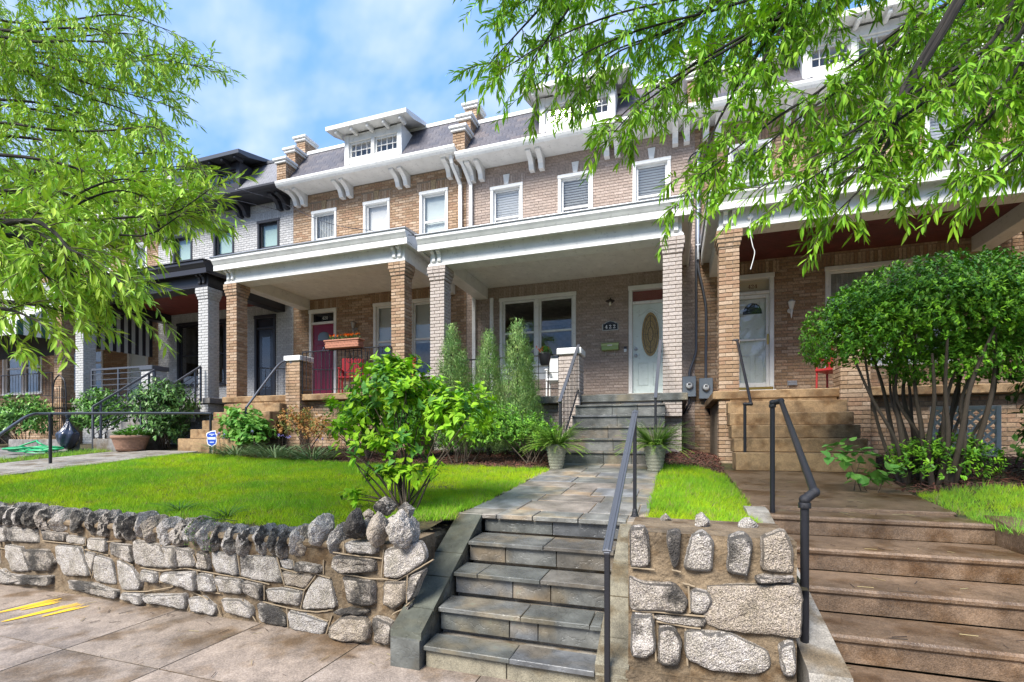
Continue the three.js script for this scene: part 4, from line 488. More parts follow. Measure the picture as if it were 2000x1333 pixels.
// limbs of the two street trees, metres
const rightLimbs = [[[2.36,5.19,-4.59],[1.86,4.64,-4.32],[1.6,4.4,-4.17],[1.33,4.15,-4.03],[1.06,3.89,-3.89],[0.89,3.75,-3.78],[0.67,3.54,-3.65],[0.38,3.27,-3.5]],[[2.35,4.64,-4.16],[2.1,4.37,-4.08],[1.93,4.06,-3.97],[1.63,3.82,-3.82],[1.34,3.62,-3.67],[1.1,3.44,-3.53],[0.81,3.24,-3.44],[0.47,3.01,-3.27]],[[1.34,3.62,-3.67],[1.27,3.39,-3.59],[1.18,3.22,-3.51],[1.06,3.01,-3.41],[0.89,2.83,-3.36]],[[2.26,4.01,-3.92],[2.03,3.82,-3.84],[1.91,3.67,-3.8],[1.77,3.5,-3.7],[1.64,3.34,-3.66],[1.38,3.13,-3.52]],[[2.25,5.82,-4.87],[1.06,5.23,-4.36],[0.29,4.9,-4.0],[-0.44,4.71,-3.75],[-0.89,4.43,-3.5],[-1.18,4.24,-3.4]],[[1.4,5.21,-4.37],[0.64,4.58,-4.01],[0.1,4.17,-3.73],[-0.27,3.84,-3.5],[-0.44,3.66,-3.44]],[[0.12,5.66,-4.15],[-0.45,5.23,-3.86],[-0.91,5.03,-3.7],[-1.18,4.75,-3.51]],[[2.22,3.52,-3.7],[2.0,3.31,-3.62],[1.78,3.11,-3.55],[1.58,2.96,-3.48]],[[1.0,4.96,-4.13],[0.63,4.28,-3.9],[0.44,3.84,-3.73],[0.33,3.43,-3.59],[0.26,3.29,-3.57]],[[3.25,5.54,-5.52],[2.63,5.14,-5.31],[1.95,4.5,-4.98],[1.55,4.2,-4.84],[1.11,4.05,-4.59]],[[2.05,5.81,-5.22],[1.38,5.36,-4.89],[0.83,5.01,-4.71],[0.42,4.75,-4.57],[0.04,4.32,-4.34]],[[3.11,5.92,-5.89],[2.42,5.34,-5.66],[1.7,4.84,-5.31],[1.05,4.07,-4.99]],[[2.75,4.52,-4.93],[2.35,3.97,-4.69],[2.13,3.74,-4.62]],[[-0.58,5.8,-4.23],[-0.81,5.18,-4.05],[-1.03,4.72,-3.87],[-1.19,4.47,-3.82]],[[0.8,6.11,-5.02],[0.35,5.45,-4.76],[-0.09,5.09,-4.51],[-0.58,4.79,-4.23],[-0.85,4.37,-4.04]]];
const leftLimbs = [[[-8.46,6.29,-3.49],[-7.6,6.07,-3.57],[-6.67,5.86,-3.67],[-5.9,5.64,-3.72],[-5.37,5.62,-3.79],[-4.8,5.46,-3.88]],[[-8.46,6.76,-3.49],[-7.6,6.47,-3.57],[-7.19,6.35,-3.6],[-6.56,6.31,-3.71],[-5.9,6.27,-3.82],[-5.41,6.1,-3.99]],[[-7.65,5.58,-3.24],[-6.76,5.56,-3.43],[-6.21,5.26,-3.51],[-5.63,5.03,-3.6],[-5.21,4.87,-3.74]],[[-6.3,4.09,-2.74],[-5.9,3.99,-2.77],[-5.5,3.92,-2.8],[-5.12,3.85,-2.82],[-4.42,3.82,-2.95],[-4.04,3.84,-3.07]],[[-4.66,3.06,-2.02],[-4.32,3.02,-2.03],[-4.0,2.98,-2.03],[-3.8,2.96,-2.1],[-3.87,3.12,-2.18],[-3.75,3.36,-2.43],[-3.61,3.34,-2.59]],[[-4.11,2.84,-1.79],[-3.93,2.84,-1.85],[-3.64,2.78,-1.84],[-3.57,2.72,-1.86],[-3.35,2.6,-1.88],[-3.11,2.46,-1.91],[-2.95,2.37,-1.97]],[[-3.7,2.6,-1.61],[-3.46,2.62,-1.69],[-3.38,2.54,-1.72],[-3.26,2.41,-1.7],[-3.15,2.34,-1.69]],[[-3.75,2.26,-1.59],[-3.59,2.23,-1.64],[-3.39,2.19,-1.66],[-3.23,2.13,-1.66]],[[-6.85,4.63,-2.98],[-6.26,4.58,-3.18],[-5.53,4.35,-3.21],[-4.95,4.25,-3.3],[-4.34,4.19,-3.4],[-4.02,3.89,-3.29]],[[-5.56,3.5,-2.36],[-4.8,3.49,-2.5],[-4.23,3.36,-2.59],[-3.71,3.27,-2.66],[-3.43,3.23,-2.65]],[[-7.4,5.22,-3.22],[-6.42,5.04,-3.44],[-5.78,4.76,-3.55],[-5.22,4.56,-3.63]],[[-8.16,7.27,-3.59],[-6.85,6.99,-3.93],[-6.28,6.71,-4.01],[-5.83,6.38,-4.06]],[[-4.86,3.04,-2.17],[-4.17,2.96,-2.29],[-3.68,2.92,-2.35],[-3.48,2.92,-2.42],[-3.27,3.06,-2.49]],[[-4.11,2.62,-1.79],[-3.75,2.59,-1.91],[-3.4,2.56,-1.92],[-3.28,2.53,-1.96]],[[-7.12,5.85,-3.1],[-6.38,5.65,-3.24],[-5.76,5.57,-3.34],[-5.36,5.52,-3.48],[-5.06,5.21,-3.58]],[[-5.48,3.84,-2.38],[-5.0,3.8,-2.54],[-4.53,3.66,-2.6],[-4.14,3.49,-2.72],[-3.85,3.32,-2.72]],[[-8.08,6.06,-3.51],[-7.14,5.8,-3.72],[-6.23,5.67,-3.93],[-5.45,5.48,-4.08]],[[-6.58,4.05,-2.86],[-5.88,3.95,-2.99],[-5.3,3.9,-3.08],[-4.65,3.89,-3.19],[-4.28,3.89,-3.21]]];

// ------------------------------------------------------------------ planting
const leafMat = (tr, rough = 0.5) => new THREE.MeshPhysicalMaterial({ color: 0xffffff, vertexColors: true, roughness: rough, transmission: tr, thickness: 0, side: THREE.DoubleSide, specularIntensity: 0.35 });
const ML = { thin: leafMat(0.42, 0.55), firm: leafMat(0.22, 0.42), glossy: leafMat(0.12, 0.28), needle: leafMat(0.1, 0.7) };
// leaf outlines: [along, half width, lift] pairs down one side; the midrib is folded
const SHAPE = {
  lance: [[0.3, 0.9], [0.62, 0.85]], oval: [[0.2, 0.62], [0.5, 1], [0.8, 0.62]], heart: [[0.02, 0.55], [0.28, 1], [0.62, 0.66]], blade: [[0.05, 0.8], [0.5, 1]],
};
class Leaves {
  constructor() { this.p = []; this.n = []; this.c = []; }
  // base point b, direction d, up hint u, length L, width w, colour, droop
  add(b, d, u, L, w, col, shape = SHAPE.lance, droop = 0.12, fold = 0.25) {
    const D = d.clone().normalize(), S = D.clone().cross(u); if (S.lengthSq() < 1e-6) S.set(1, 0, 0); S.normalize(); const N = S.clone().cross(D).normalize();
    const ax = (t) => b.clone().addScaledVector(D, L * t).addScaledVector(N, -L * droop * t * t);
    let pc = ax(0), pl = pc, pr = pc; const tri = (a, e, f) => { const q = e.clone().sub(a).cross(f.clone().sub(a)).normalize(); for (const v of [a, e, f]) { this.p.push(v.x, v.y, v.z); this.n.push(q.x, q.y, q.z); this.c.push(col[0], col[1], col[2]); } };
    for (const [t, hw] of shape) { const c = ax(t), l = c.clone().addScaledVector(S, -hw * w / 2).addScaledVector(N, fold * hw * w / 2), r = c.clone().addScaledVector(S, hw * w / 2).addScaledVector(N, fold * hw * w / 2); if (pl === pc) { tri(pc, c, l); tri(pc, r, c); } else { tri(pl, pc, c); tri(pl, c, l); tri(pc, pr, r); tri(pc, r, c); } pc = c; pl = l; pr = r; }
    const T = ax(1); tri(pl, pc, T); tri(pc, pr, T);
  }
  geo() { const g = new THREE.BufferGeometry(); g.setAttribute('position', new THREE.Float32BufferAttribute(this.p, 3)); g.setAttribute('normal', new THREE.Float32BufferAttribute(this.n, 3)); g.setAttribute('color', new THREE.Float32BufferAttribute(this.c, 3)); return g; }
}
const shade = (c, v = 0.22, hue = 0.12) => { const k = 1 + v * (rnd() * 2 - 1), h = hue * (rnd() * 2 - 1); return [c[0] * k * (1 + h), c[1] * k, c[2] * k * (1 - h * 0.5)]; };
const rdir = () => { const z = rr(-1, 1), a = rr(0, 6.2832), r = Math.sqrt(1 - z * z); return V(r * Math.cos(a), z, r * Math.sin(a)); };
function taper(pts, r0, r1, rad = 6, seg = 3) { // tapered limb along a smooth line
  const c = new THREE.CatmullRomCurve3(pts.map((p) => (p.isVector3 ? p : V(...p)))), n = Math.max(2, (pts.length - 1) * seg), g = new THREE.TubeGeometry(c, n, 1, rad, false), p = g.attributes.position, q = V(0, 0, 0);
  for (let i = 0; i <= n; i++) { const C = c.getPointAt(i / n), r = mix(r0, r1, i / n); for (let j = 0; j <= rad; j++) { const k = i * (rad + 1) + j; q.fromBufferAttribute(p, k).sub(C).multiplyScalar(r).add(C); p.setXYZ(k, q.x, q.y, q.z); } }
  return flat(g);
}
// willow-leaved street tree: crown limbs hang over the pavement, trunk stands at the kerb
function willowOak(label, trunk, limbs, col, leafLen, dens, grp) {
  const t = thing('willow_oak', label, 'tree', trunk[0], 0, grp), o = V(...trunk[0]), loc = (g) => at(g, -o.x, -o.y, -o.z), wood = [], Lv = new Leaves();
  wood.push(taper(trunk, 0.24, 0.13, 12, 6)); const top = trunk.slice(1).map((p) => V(...p));
  const twigs = [];
  const spray = (a, d, L, r) => {
    const e = d.clone().normalize(), pts = [a.clone()]; let p = a.clone(), dd = e.clone(); const n = 5; for (let i = 0; i < n; i++) { dd.addScaledVector(V(0, -1, 0), 0.10).addScaledVector(rdir(), 0.10).normalize(); p = p.clone().addScaledVector(dd, L / n); pts.push(p); } twigs.push(taper(pts, r, 0.0012, 4, 1));
    const c = new THREE.CatmullRomCurve3(pts), m = Math.round(L / 0.021 * dens); for (let i = 1; i <= m; i++) { const k = i / m, b = c.getPointAt(k), tn2 = c.getTangentAt(k), sd = tn2.clone().cross(rdir()).normalize(), dir = tn2.clone().multiplyScalar(0.75).addScaledVector(sd, 0.62).addScaledVector(V(0, -1, 0), 0.22); const s = leafLen * rr(0.65, 1.2); Lv.add(b, dir, V(rr(-0.5, 0.5), 1, rr(-0.5, 0.5)), s, s * rr(0.17, 0.23), shade(col, 0.3, 0.16), SHAPE.lance, rr(0, 0.18)); }
    return c;
  };
  for (const lm of limbs) {
    const pts = lm.map((p) => V(...p)), start = pts[0]; let near = top.reduce((b, p) => (p.distanceTo(start) < b.distanceTo(start) ? p : b)); 
    const midp = near.clone().lerp(start, 0.5).add(V(0, 0.35, 0)); wood.push(taper([near, midp, start], 0.05, 0.018, 7, 6)); wood.push(taper(pts, 0.018, 0.0035, 6, 4));
    const c = new THREE.CatmullRomCurve3(pts), LL = c.getLength(), step = leafLen * 0.95; for (let s = LL * 0.04; s < LL; s += step * rr(0.7, 1.3)) { const k = s / LL, a = c.getPointAt(k), tg = c.getTangentAt(k), sd = tg.clone().cross(rdir()).normalize(), L = leafLen * rr(2.4, 5.5) * (1 - 0.35 * k); const sc = spray(a, tg.multiplyScalar(0.55).addScaledVector(sd, 0.8).addScaledVector(V(0, -1, 0), 0.18), L, 0.0035); for (let q = 0; q < 3; q++) { const kk = rr(0.2, 0.9); spray(sc.getPointAt(kk), sc.getTangentAt(kk).addScaledVector(rdir(), 0.9), L * rr(0.3, 0.55), 0.002); } }
    spray(c.getPointAt(1), c.getTangentAt(1), leafLen * 4, 0.003);
  }
  part(t, 'trunk', loc(join(wood)), M.bark); part(t, 'twigs', loc(join(twigs)), M.twig);
  const cr = part(t, 'crown', loc(Lv.geo()), ML.thin); cr.userData.kind = 'stuff'; return Lv.p.length / 9;
}
const more = (l, n, j) => [...l, ...Array.from({ length: n }, (_, i) => { const b = l[i % l.length], d = [rr(-j, j), rr(-j, j) * 0.7, rr(-j, j)]; return b.map((p, k) => p.map((v, q) => v + d[q] * (0.4 + 0.6 * k / b.length))); })];
console.log('right tree', willowOak('street tree with narrow leaves hanging over the brown steps and house 424', [[5.6, 0, -0.5], [5.5, 2.2, -0.6], [5.0, 4.2, -1.4], [3.9, 5.4, -3.0], [3.2, 6.0, -4.0]], more(rightLimbs, 15, 0.3), [0.22, 0.43, 0.018], 0.088, 1.3, 'street trees reaching over the front gardens'));
console.log('left tree', willowOak('street tree with narrow yellow green leaves hanging before the white brick house', [[-9.2, 0, -0.9], [-9.1, 2.4, -1.0], [-8.6, 3.6, -1.7], [-8.2, 5.0, -2.6], [-7.9, 6.2, -3.2]], more(leftLimbs, 15, 0.32), [0.36, 0.55, 0.055], 0.090, 1.3, 'street trees reaching over the front gardens'));

// a leafy shrub: blobs = [x, y, z, rx, ry, rz, share]; leaves gather in clumps near the surface
function shrub(name, label, cat, base, o) {
  const t = thing(name, label, cat, base, 0, o.group), Lv = new Leaves(), st = [], sum = o.blobs.reduce((a, b) => a + (b[6] ?? 1), 0);
  for (const [x, y, z, rx, ry, rz, sh = 1] of o.blobs) {
    const clumps = Math.round((o.n / o.per) * sh / sum);
    for (let i = 0; i < clumps; i++) {
      const d = rdir(); if (d.y < (o.minY ?? -0.75)) d.y = -d.y * 0.5; const lump = 1 + 0.16 * fbm(d.x * 2.6 + x, d.y * 2.6 + y, d.z * 2.6, 3), q = Math.pow(rnd(), o.shell ?? 0.35) * lump;
      const c = V(x + d.x * rx * q, y + d.y * ry * q, z + d.z * rz * q), axis = d.clone().multiplyScalar(0.8).addScaledVector(V(0, 1, 0), o.rise ?? 0.7).addScaledVector(rdir(), 0.5).normalize();
      const kc = shade((o.col2 && rnd() < o.mix ? o.col2 : o.col).map((q) => q * 1.45), 0.18, 0.1);
      for (let k = 0; k < o.per; k++) { const a = rr(0, 6.283), sd = axis.clone().cross(V(Math.cos(a), 0.3, Math.sin(a))).normalize(), s = o.len * rr(0.6, 1.2); const b = c.clone().addScaledVector(axis, o.len * rr(-0.7, 0.7)); Lv.add(b, axis.clone().multiplyScalar(o.fwd ?? 0.6).addScaledVector(sd, 1), V(0, 1, 0).addScaledVector(d, 0.6), s, s * o.wid * rr(0.85, 1.15), shade(kc, 0.14, 0.06), o.shape ?? SHAPE.oval, o.droop ?? 0.12, o.fold ?? 0.22); }
    }
  }
  const gy = base[1]; for (let i = 0; i < (o.stems ?? 8); i++) { const b = o.blobs[i % o.blobs.length], e = V(b[0] + rr(-0.7, 0.7) * b[3], b[1] + rr(-0.3, 0.55) * b[4], b[2] + rr(-0.7, 0.7) * b[5]), f = V(rr(-1, 1) * (o.foot ?? 0.12), -0.04, rr(-1, 1) * (o.foot ?? 0.12)), m = f.clone().lerp(e, 0.5).add(V(rr(-0.05, 0.05), 0.05, rr(-0.05, 0.05))); st.push(taper([f, m, e], o.stemR ?? 0.012, (o.stemR ?? 0.012) * 0.3, 6, 4)); }
  part(t, 'stems', st.length ? join(st) : bx(0, 0.01, 0, 0.01, 0, 0.01), o.bark ?? M.twig); const f = part(t, 'foliage', Lv.geo(), o.mat ?? ML.firm); f.userData.kind = 'stuff'; return t;
}
const gy = groundY;
// clipped round evergreen on bare trunks, right
shrub('round_evergreen', 'large clipped dome shaped evergreen shrub on dark twisting stems beside brown steps', 'shrub', [2.75, gy(2.75, -7.0), -7.0], { n: 60000, per: 6, len: 0.054, wid: 0.44, col: [0.085, 0.20, 0.02], col2: [0.16, 0.33, 0.022], mix: 0.35, mat: ML.glossy, shell: 0.2, stems: 0, blobs: [[0.15, 1.95, 0, 1.12, 0.66, 0.95, 3], [-0.62, 1.72, 0.1, 0.66, 0.55, 0.7, 1.3], [0.95, 1.85, 0, 0.8, 0.62, 0.8, 1.4], [0.35, 1.35, 0.1, 0.75, 0.35, 0.6, 0.9], [0.15, 0.25, 0.15, 0.55, 0.28, 0.4, 0.35]], minY: -0.6 });
{ const t = scene.children[scene.children.length - 1], st = []; const stems = t.getObjectByName('stems'); for (let i = 0; i < 22; i++) { const a = rr(0, 6.28), r = rr(0.3, 0.95), e = V(0.1 + Math.cos(a) * r * 1.0, rr(1.35, 1.8), Math.sin(a) * r * 0.8), f = V(0.1 + Math.cos(a) * rr(0.1, 0.45), -0.05, Math.sin(a) * rr(0.05, 0.3)); const m1 = f.clone().lerp(e, 0.33).add(V(rr(-0.09, 0.09), 0, rr(-0.09, 0.09))), m2 = f.clone().lerp(e, 0.66).add(V(rr(-0.1, 0.1), 0, rr(-0.1, 0.1))); st.push(taper([f, m1, m2, e], rr(0.016, 0.042), 0.012, 7, 4)); } if (stems) stems.geometry = join(st); }
shrub('leafy_shrub', 'loose shrub with broad drooping leaves beside the white lattice panel', 'shrub', [3.95, gy(3.9, -6.6), -6.6], { n: 4940, per: 5, len: 0.11, wid: 0.42, col: [0.035, 0.085, 0.018], col2: [0.09, 0.22, 0.03], mix: 0.28, blobs: [[0, 0.95, 0, 0.55, 0.75, 0.5], [0.25, 1.35, -0.2, 0.6, 0.6, 0.5], [-0.1, 0.35, 0.1, 0.5, 0.3, 0.4, 0.5]], stems: 9, shell: 0.45, droop: 0.3 });
shrub('tree_seedling', 'small seedling with round pale green leaves at the foot of the round evergreen', 'plant', [1.98, gy(1.98, -6.25), -6.25], { n: 87, per: 2, len: 0.10, wid: 0.95, shape: SHAPE.heart, col: [0.12, 0.27, 0.05], mat: ML.thin, blobs: [[-0.2, 0.42, 0, 0.3, 0.12, 0.15], [0.05, 0.2, 0.05, 0.25, 0.14, 0.15]], stems: 4, stemR: 0.006 });
// lilac in the lawn
shrub('lilac_bush', 'bright green many stemmed lilac bush standing in the lawn behind the boulders', 'shrub', [-2.5, gy(-2.5, -4.15), -4.15], { n: 4750, per: 5, len: 0.082, wid: 0.62, shape: SHAPE.heart, col: [0.20, 0.37, 0.014], col2: [0.075, 0.19, 0.03], mix: 0.26, mat: ML.thin, shell: 0.55, rise: 0.6, droop: 0.25, minY: -0.5, foot: 0.1, stems: 26, stemR: 0.011, blobs: [[-0.05, 1.10, 0, 0.52, 0.38, 0.42, 2.2], [-0.48, 0.88, 0, 0.40, 0.34, 0.35, 1.4], [0.50, 0.90, -0.05, 0.46, 0.36, 0.38, 1.7], [-0.15, 0.62, 0.05, 0.62, 0.22, 0.4, 1.0], [0.05, 0.36, 0.05, 0.5, 0.14, 0.3, 0.4], [-0.5, 0.12, 0.1, 0.16, 0.08, 0.12, 0.12], [-0.12, 1.38, 0, 0.24, 0.16, 0.2, 0.5]] });
// dwarf conifers along the porch
function conifer(label, x, z, h, r, twin) {
  const t = thing('dwarf_conifer', label, 'conifer', [x, gy(x, z), z], 0, 'dwarf conifers before the porch of house 422'), Lv = new Leaves();
  const cone = (ox, H, R, n) => { const plumes = Math.round(n / 46); for (let i = 0; i < plumes; i++) { const k = Math.pow((i + rnd()) / plumes, 0.62), y = 0.12 + (H - 0.2) * (1 - k), a = i * 2.39996 + rr(-0.3, 0.3), rad = R * Math.pow(k, 0.62) * (y < 0.5 ? 0.8 : 1) * rr(0.5, 1.0), c = V(ox + Math.cos(a) * rad, y, Math.sin(a) * rad), kc = shade([0.25, 0.37, 0.13], 0.35, 0.12), ax = V(Math.cos(a) * 0.6, 1, Math.sin(a) * 0.6).normalize(), pr = rr(0.08, 0.13) * (0.55 + 0.6 * k); for (let q = 0; q < 46; q++) { const d = rdir(), b = c.clone().addScaledVector(d, pr * Math.sqrt(rnd())).addScaledVector(ax, rr(-0.03, 0.09)); Lv.add(b, ax.clone().addScaledVector(d, 0.9), V(0, 1, 0).addScaledVector(d, 0.5), rr(0.03, 0.055), rr(0.011, 0.018), shade(kc, 0.15, 0.06), SHAPE.lance, 0); } } };
  cone(0, h, r * 1.2, 17000); if (twin) cone(twin, h * 0.82, r * 0.92, 8000);
  part(t, 'trunk', rod([0, -0.05, 0], [0, h * 0.8, 0], 0.04, 8, 0.01), M.bark); part(t, 'foliage', Lv.geo(), ML.needle).userData.kind = 'stuff';
}
conifer('dwarf conifer standing closest to the pale left porch column of 422', -4.0, -8.35, 2.52, 0.42, 0.22);
conifer('narrow dwarf conifer in the middle of the row before the double window', -3.27, -8.4, 2.38, 0.38);
conifer('tall twin topped dwarf conifer beside the iron stair rail of 422', -2.66, -8.25, 2.5, 0.40, 0.16);
// foundation shrubs
shrub('azalea', 'light green azalea mound behind the left fern pot', 'shrub', [-2.2, gy(-2.2, -7.5), -7.5], { n: 4940, per: 6, len: 0.055, wid: 0.42, col: [0.17, 0.34, 0.035], col2: [0.08, 0.19, 0.03], mix: 0.35, mat: ML.thin, blobs: [[0, 0.52, 0, 0.5, 0.33, 0.4, 2], [-0.42, 0.62, 0.05, 0.4, 0.36, 0.35, 1.4], [0.3, 0.38, 0.1, 0.3, 0.25, 0.3]], stems: 14, shell: 0.45 });
shrub('azalea', 'light green azalea mound between the lilac and the conifers', 'shrub', [-3.35, gy(-3.3, -7.4), -7.4], { n: 4940, per: 6, len: 0.055, wid: 0.42, col: [0.16, 0.33, 0.035], col2: [0.07, 0.17, 0.025], mix: 0.35, mat: ML.thin, blobs: [[0, 0.55, 0, 0.55, 0.38, 0.4, 2], [0.45, 0.6, 0.05, 0.4, 0.36, 0.35, 1.4]], stems: 12, shell: 0.45 });
shrub('azalea', 'dark twiggy azalea with bronze leaves between the lilac and the copper shrub', 'shrub', [-5.5, gy(-5.5, -7.8), -7.8], { n: 3230, per: 6, len: 0.05, wid: 0.4, col: [0.06, 0.085, 0.03], col2: [0.14, 0.10, 0.05], mix: 0.45, blobs: [[0, 0.55, 0, 0.6, 0.5, 0.45], [-0.5, 0.65, 0, 0.45, 0.45, 0.4]], stems: 26, shell: 0.55 });
shrub('leafy_shrub', 'bright green shrub before the tan porch base behind the lilac', 'shrub', [-4.55, gy(-4.5, -7.6), -7.6], { n: 3420, per: 6, len: 0.07, wid: 0.45, col: [0.10, 0.24, 0.03], col2: [0.05, 0.14, 0.02], mix: 0.3, mat: ML.thin, blobs: [[0, 0.7, 0, 0.5, 0.55, 0.4]], stems: 10, shell: 0.45 });
shrub('copper_shrub', 'copper orange leaved shrub before the porch of house 420', 'shrub', [-7.1, gy(-7.1, -8.1), -8.1], { n: 4370, per: 6, len: 0.042, wid: 0.6, col: [0.40, 0.22, 0.075], col2: [0.20, 0.22, 0.06], mix: 0.42, mat: ML.thin, blobs: [[-0.25, 0.62, 0, 0.48, 0.36, 0.4, 1.5], [0.35, 0.5, 0, 0.4, 0.3, 0.4]], stems: 14, shell: 0.45 });
shrub('hydrangea', 'broad leaved hydrangea with fresh green leaves beside the blue yard sign', 'shrub', [-8.5, gy(-8.5, -7.85), -7.85], { n: 1710, per: 5, len: 0.115, wid: 0.68, col: [0.10, 0.24, 0.035], col2: [0.17, 0.32, 0.06], mix: 0.3, mat: ML.thin, blobs: [[0, 0.52, 0, 0.55, 0.40, 0.42, 2], [0.42, 0.40, 0.1, 0.35, 0.26, 0.3]], stems: 10, shell: 0.5, droop: 0.2 });
shrub('laurel_shrub', 'rounded laurel shrub with orange spotted leaves beside the white column', 'shrub', [-10.95, gy(-11, -7.95), -7.95], { n: 4750, per: 6, len: 0.11, wid: 0.34, col: [0.045, 0.095, 0.025], col2: [0.10, 0.19, 0.05], mix: 0.3, mat: ML.glossy, blobs: [[0, 1.0, 0, 0.72, 0.55, 0.6, 3], [0.1, 0.45, 0.1, 0.5, 0.35, 0.45, 1]], stems: 12, shell: 0.35, rise: 0.3, droop: 0.25 });
shrub('laurel_shrub', 'laurel shrub behind the railing of the grey porch steps', 'shrub', [-13.6, gy(-13.6, -8.3), -8.3], { n: 3800, per: 6, len: 0.11, wid: 0.34, col: [0.065, 0.145, 0.03], col2: [0.12, 0.24, 0.05], mix: 0.35, mat: ML.glossy, blobs: [[0, 0.85, 0, 0.75, 0.55, 0.5]], stems: 10, shell: 0.35, rise: 0.3 });
shrub('laurel_shrub', 'laurel hedge below the black porch railing of the awning house', 'shrub', [-16.6, gy(-16, -8.2), -8.2], { n: 4940, per: 6, len: 0.115, wid: 0.34, col: [0.06, 0.14, 0.03], col2: [0.13, 0.26, 0.05], mix: 0.4, mat: ML.glossy, blobs: [[0, 0.8, 0, 1.1, 0.6, 0.5, 2], [-0.9, 0.7, 0.2, 0.8, 0.5, 0.5]], stems: 12, shell: 0.35, rise: 0.3 });
// strap-leaved clumps
function strap(name, label, x, z, n, L, col, o = {}) { const t = thing(name, label, o.cat ?? 'plant', [x, gy(x, z) - 0.01, z], 0, o.group), Lv = new Leaves(); for (let i = 0; i < n; i++) { const a = rr(0, 6.283), r = rr(0, o.r ?? 0.08), out = V(Math.cos(a), rr(0.9, 2.2), Math.sin(a)), l = L * rr(0.6, 1.1); Lv.add(V(Math.cos(a) * r * (o.sx ?? 1), 0, Math.sin(a) * r), out, V(0, 1, 0).addScaledVector(out, -0.4), l, o.w ?? 0.012, shade(col, 0.25), [[0.2, 0.9], [0.42, 1], [0.64, 0.9], [0.84, 0.6]], o.dr ?? 0.75, 0.3); } part(t, 'leaves', Lv.geo(), ML.thin); if (o.flowers) { const fl = new Leaves(); for (let i = 0; i < o.flowers; i++) { const c = V(rr(-1, 1) * (o.r ?? 0.1) * (o.sx ?? 1), rr(0.34, 0.52), rr(-0.15, 0.2)); part(t, 'flower_stalk', rod([c.x * 0.8, 0, c.z * 0.8], [c.x, c.y, c.z], 0.003, 5), M.twig); for (let k = 0; k < 9; k++) fl.add(c, rdir().add(V(0, 0.4, 0)), V(0, 1, 0), 0.04, 0.024, shade([0.42, 0.36, 0.66], 0.1, 0.05), SHAPE.oval, 0.3); } part(t, 'flowers', fl.geo(), ML.thin); } return t; }
strap('spiderwort', 'grey green strap leaved clump with lilac flowers by the blue yard sign', -8.05, -7.25, 150, 0.55, [0.20, 0.29, 0.13], { r: 0.28, sx: 1.3, w: 0.02, flowers: 4 });
strap('spiderwort', 'grey green strap leaved clump with lilac flowers before the copper shrub', -7.1, -7.25, 170, 0.55, [0.20, 0.29, 0.13], { r: 0.30, sx: 1.5, w: 0.02, flowers: 5 });
strap('spiderwort', 'grey green strap leaved clump beside the dark twiggy azalea', -6.25, -7.25, 140, 0.52, [0.19, 0.28, 0.12], { r: 0.28, sx: 1.3, w: 0.02, flowers: 2 });
strap('lily_turf', 'dark tuft of arching grass blades above the coping, farther from the boulders', -4.75, -3.62, 60, 0.24, [0.07, 0.16, 0.03], { r: 0.05, w: 0.007 });
strap('lily_turf', 'dark tuft of arching grass blades above the coping, midway to the boulders', -4.05, -3.55, 60, 0.22, [0.07, 0.16, 0.03], { r: 0.05, w: 0.007 });
strap('lily_turf', 'small dark tuft of grass blades close by the boulders', -3.0, -3.6, 40, 0.18, [0.08, 0.18, 0.03], { r: 0.05, w: 0.006 });
{ // creeper trailing over the coping
  const t = thing('trailing_weed', 'thin green weed trailing down over the coping stones', 'plant', [-3.75, 0.72, -3.12]), Lv = new Leaves(), st = []; for (let i = 0; i < 7; i++) { const x = rr(-0.16, 0.12), e = V(x + rr(-0.05, 0.05), rr(-0.22, -0.05), rr(0.06, 0.08)); const pts = [V(x, 0.06, -0.18), V(x, 0.10, 0.0), V(x, 0.02, 0.085), e]; st.push(taper(pts, 0.002, 0.001, 4, 3)); const c = new THREE.CatmullRomCurve3(pts); for (let k = 0; k < 26; k++) Lv.add(c.getPointAt(rr(0.1, 1)), rdir().add(V(0, 0, 0.4)), V(0, 1, 0), 0.018, 0.010, shade([0.10, 0.22, 0.03]), SHAPE.oval); } part(t, 'stem', join(st), M.twig); part(t, 'leaves', Lv.geo(), ML.thin);
}
// grass: tufts set thickly over the lawns
function tuft(n, h, w) { const Lv = new Leaves(); for (let i = 0; i < n; i++) { const a = rr(0, 6.283), out = V(Math.cos(a) * rr(0.1, 0.9), 1, Math.sin(a) * rr(0.1, 0.9)); Lv.add(V(rr(-0.025, 0.025), -0.008, rr(-0.025, 0.025)), out, V(Math.cos(a + 1), 0.2, Math.sin(a + 1)), h * rr(0.6, 1.2), w, [1, 1, 1].map(() => 1), [[0.45, 0.85]], rr(0.05, 0.4), 0.1); } const g = Lv.geo(); g.deleteAttribute('color'); return g; }
const grassMat = new THREE.MeshPhysicalMaterial({ color: 0xffffff, roughness: 0.85, transmission: 0.35, thickness: 0, side: THREE.DoubleSide, specularIntensity: 0.2 });
const inside = (poly, x, z) => { let c = false; for (let i = 0, j = poly.length - 1; i < poly.length; j = i++) if ((poly[i][1] > z) !== (poly[j][1] > z) && x < (poly[j][0] - poly[i][0]) * (z - poly[i][1]) / (poly[j][1] - poly[i][1]) + poly[i][0]) c = !c; return c; };
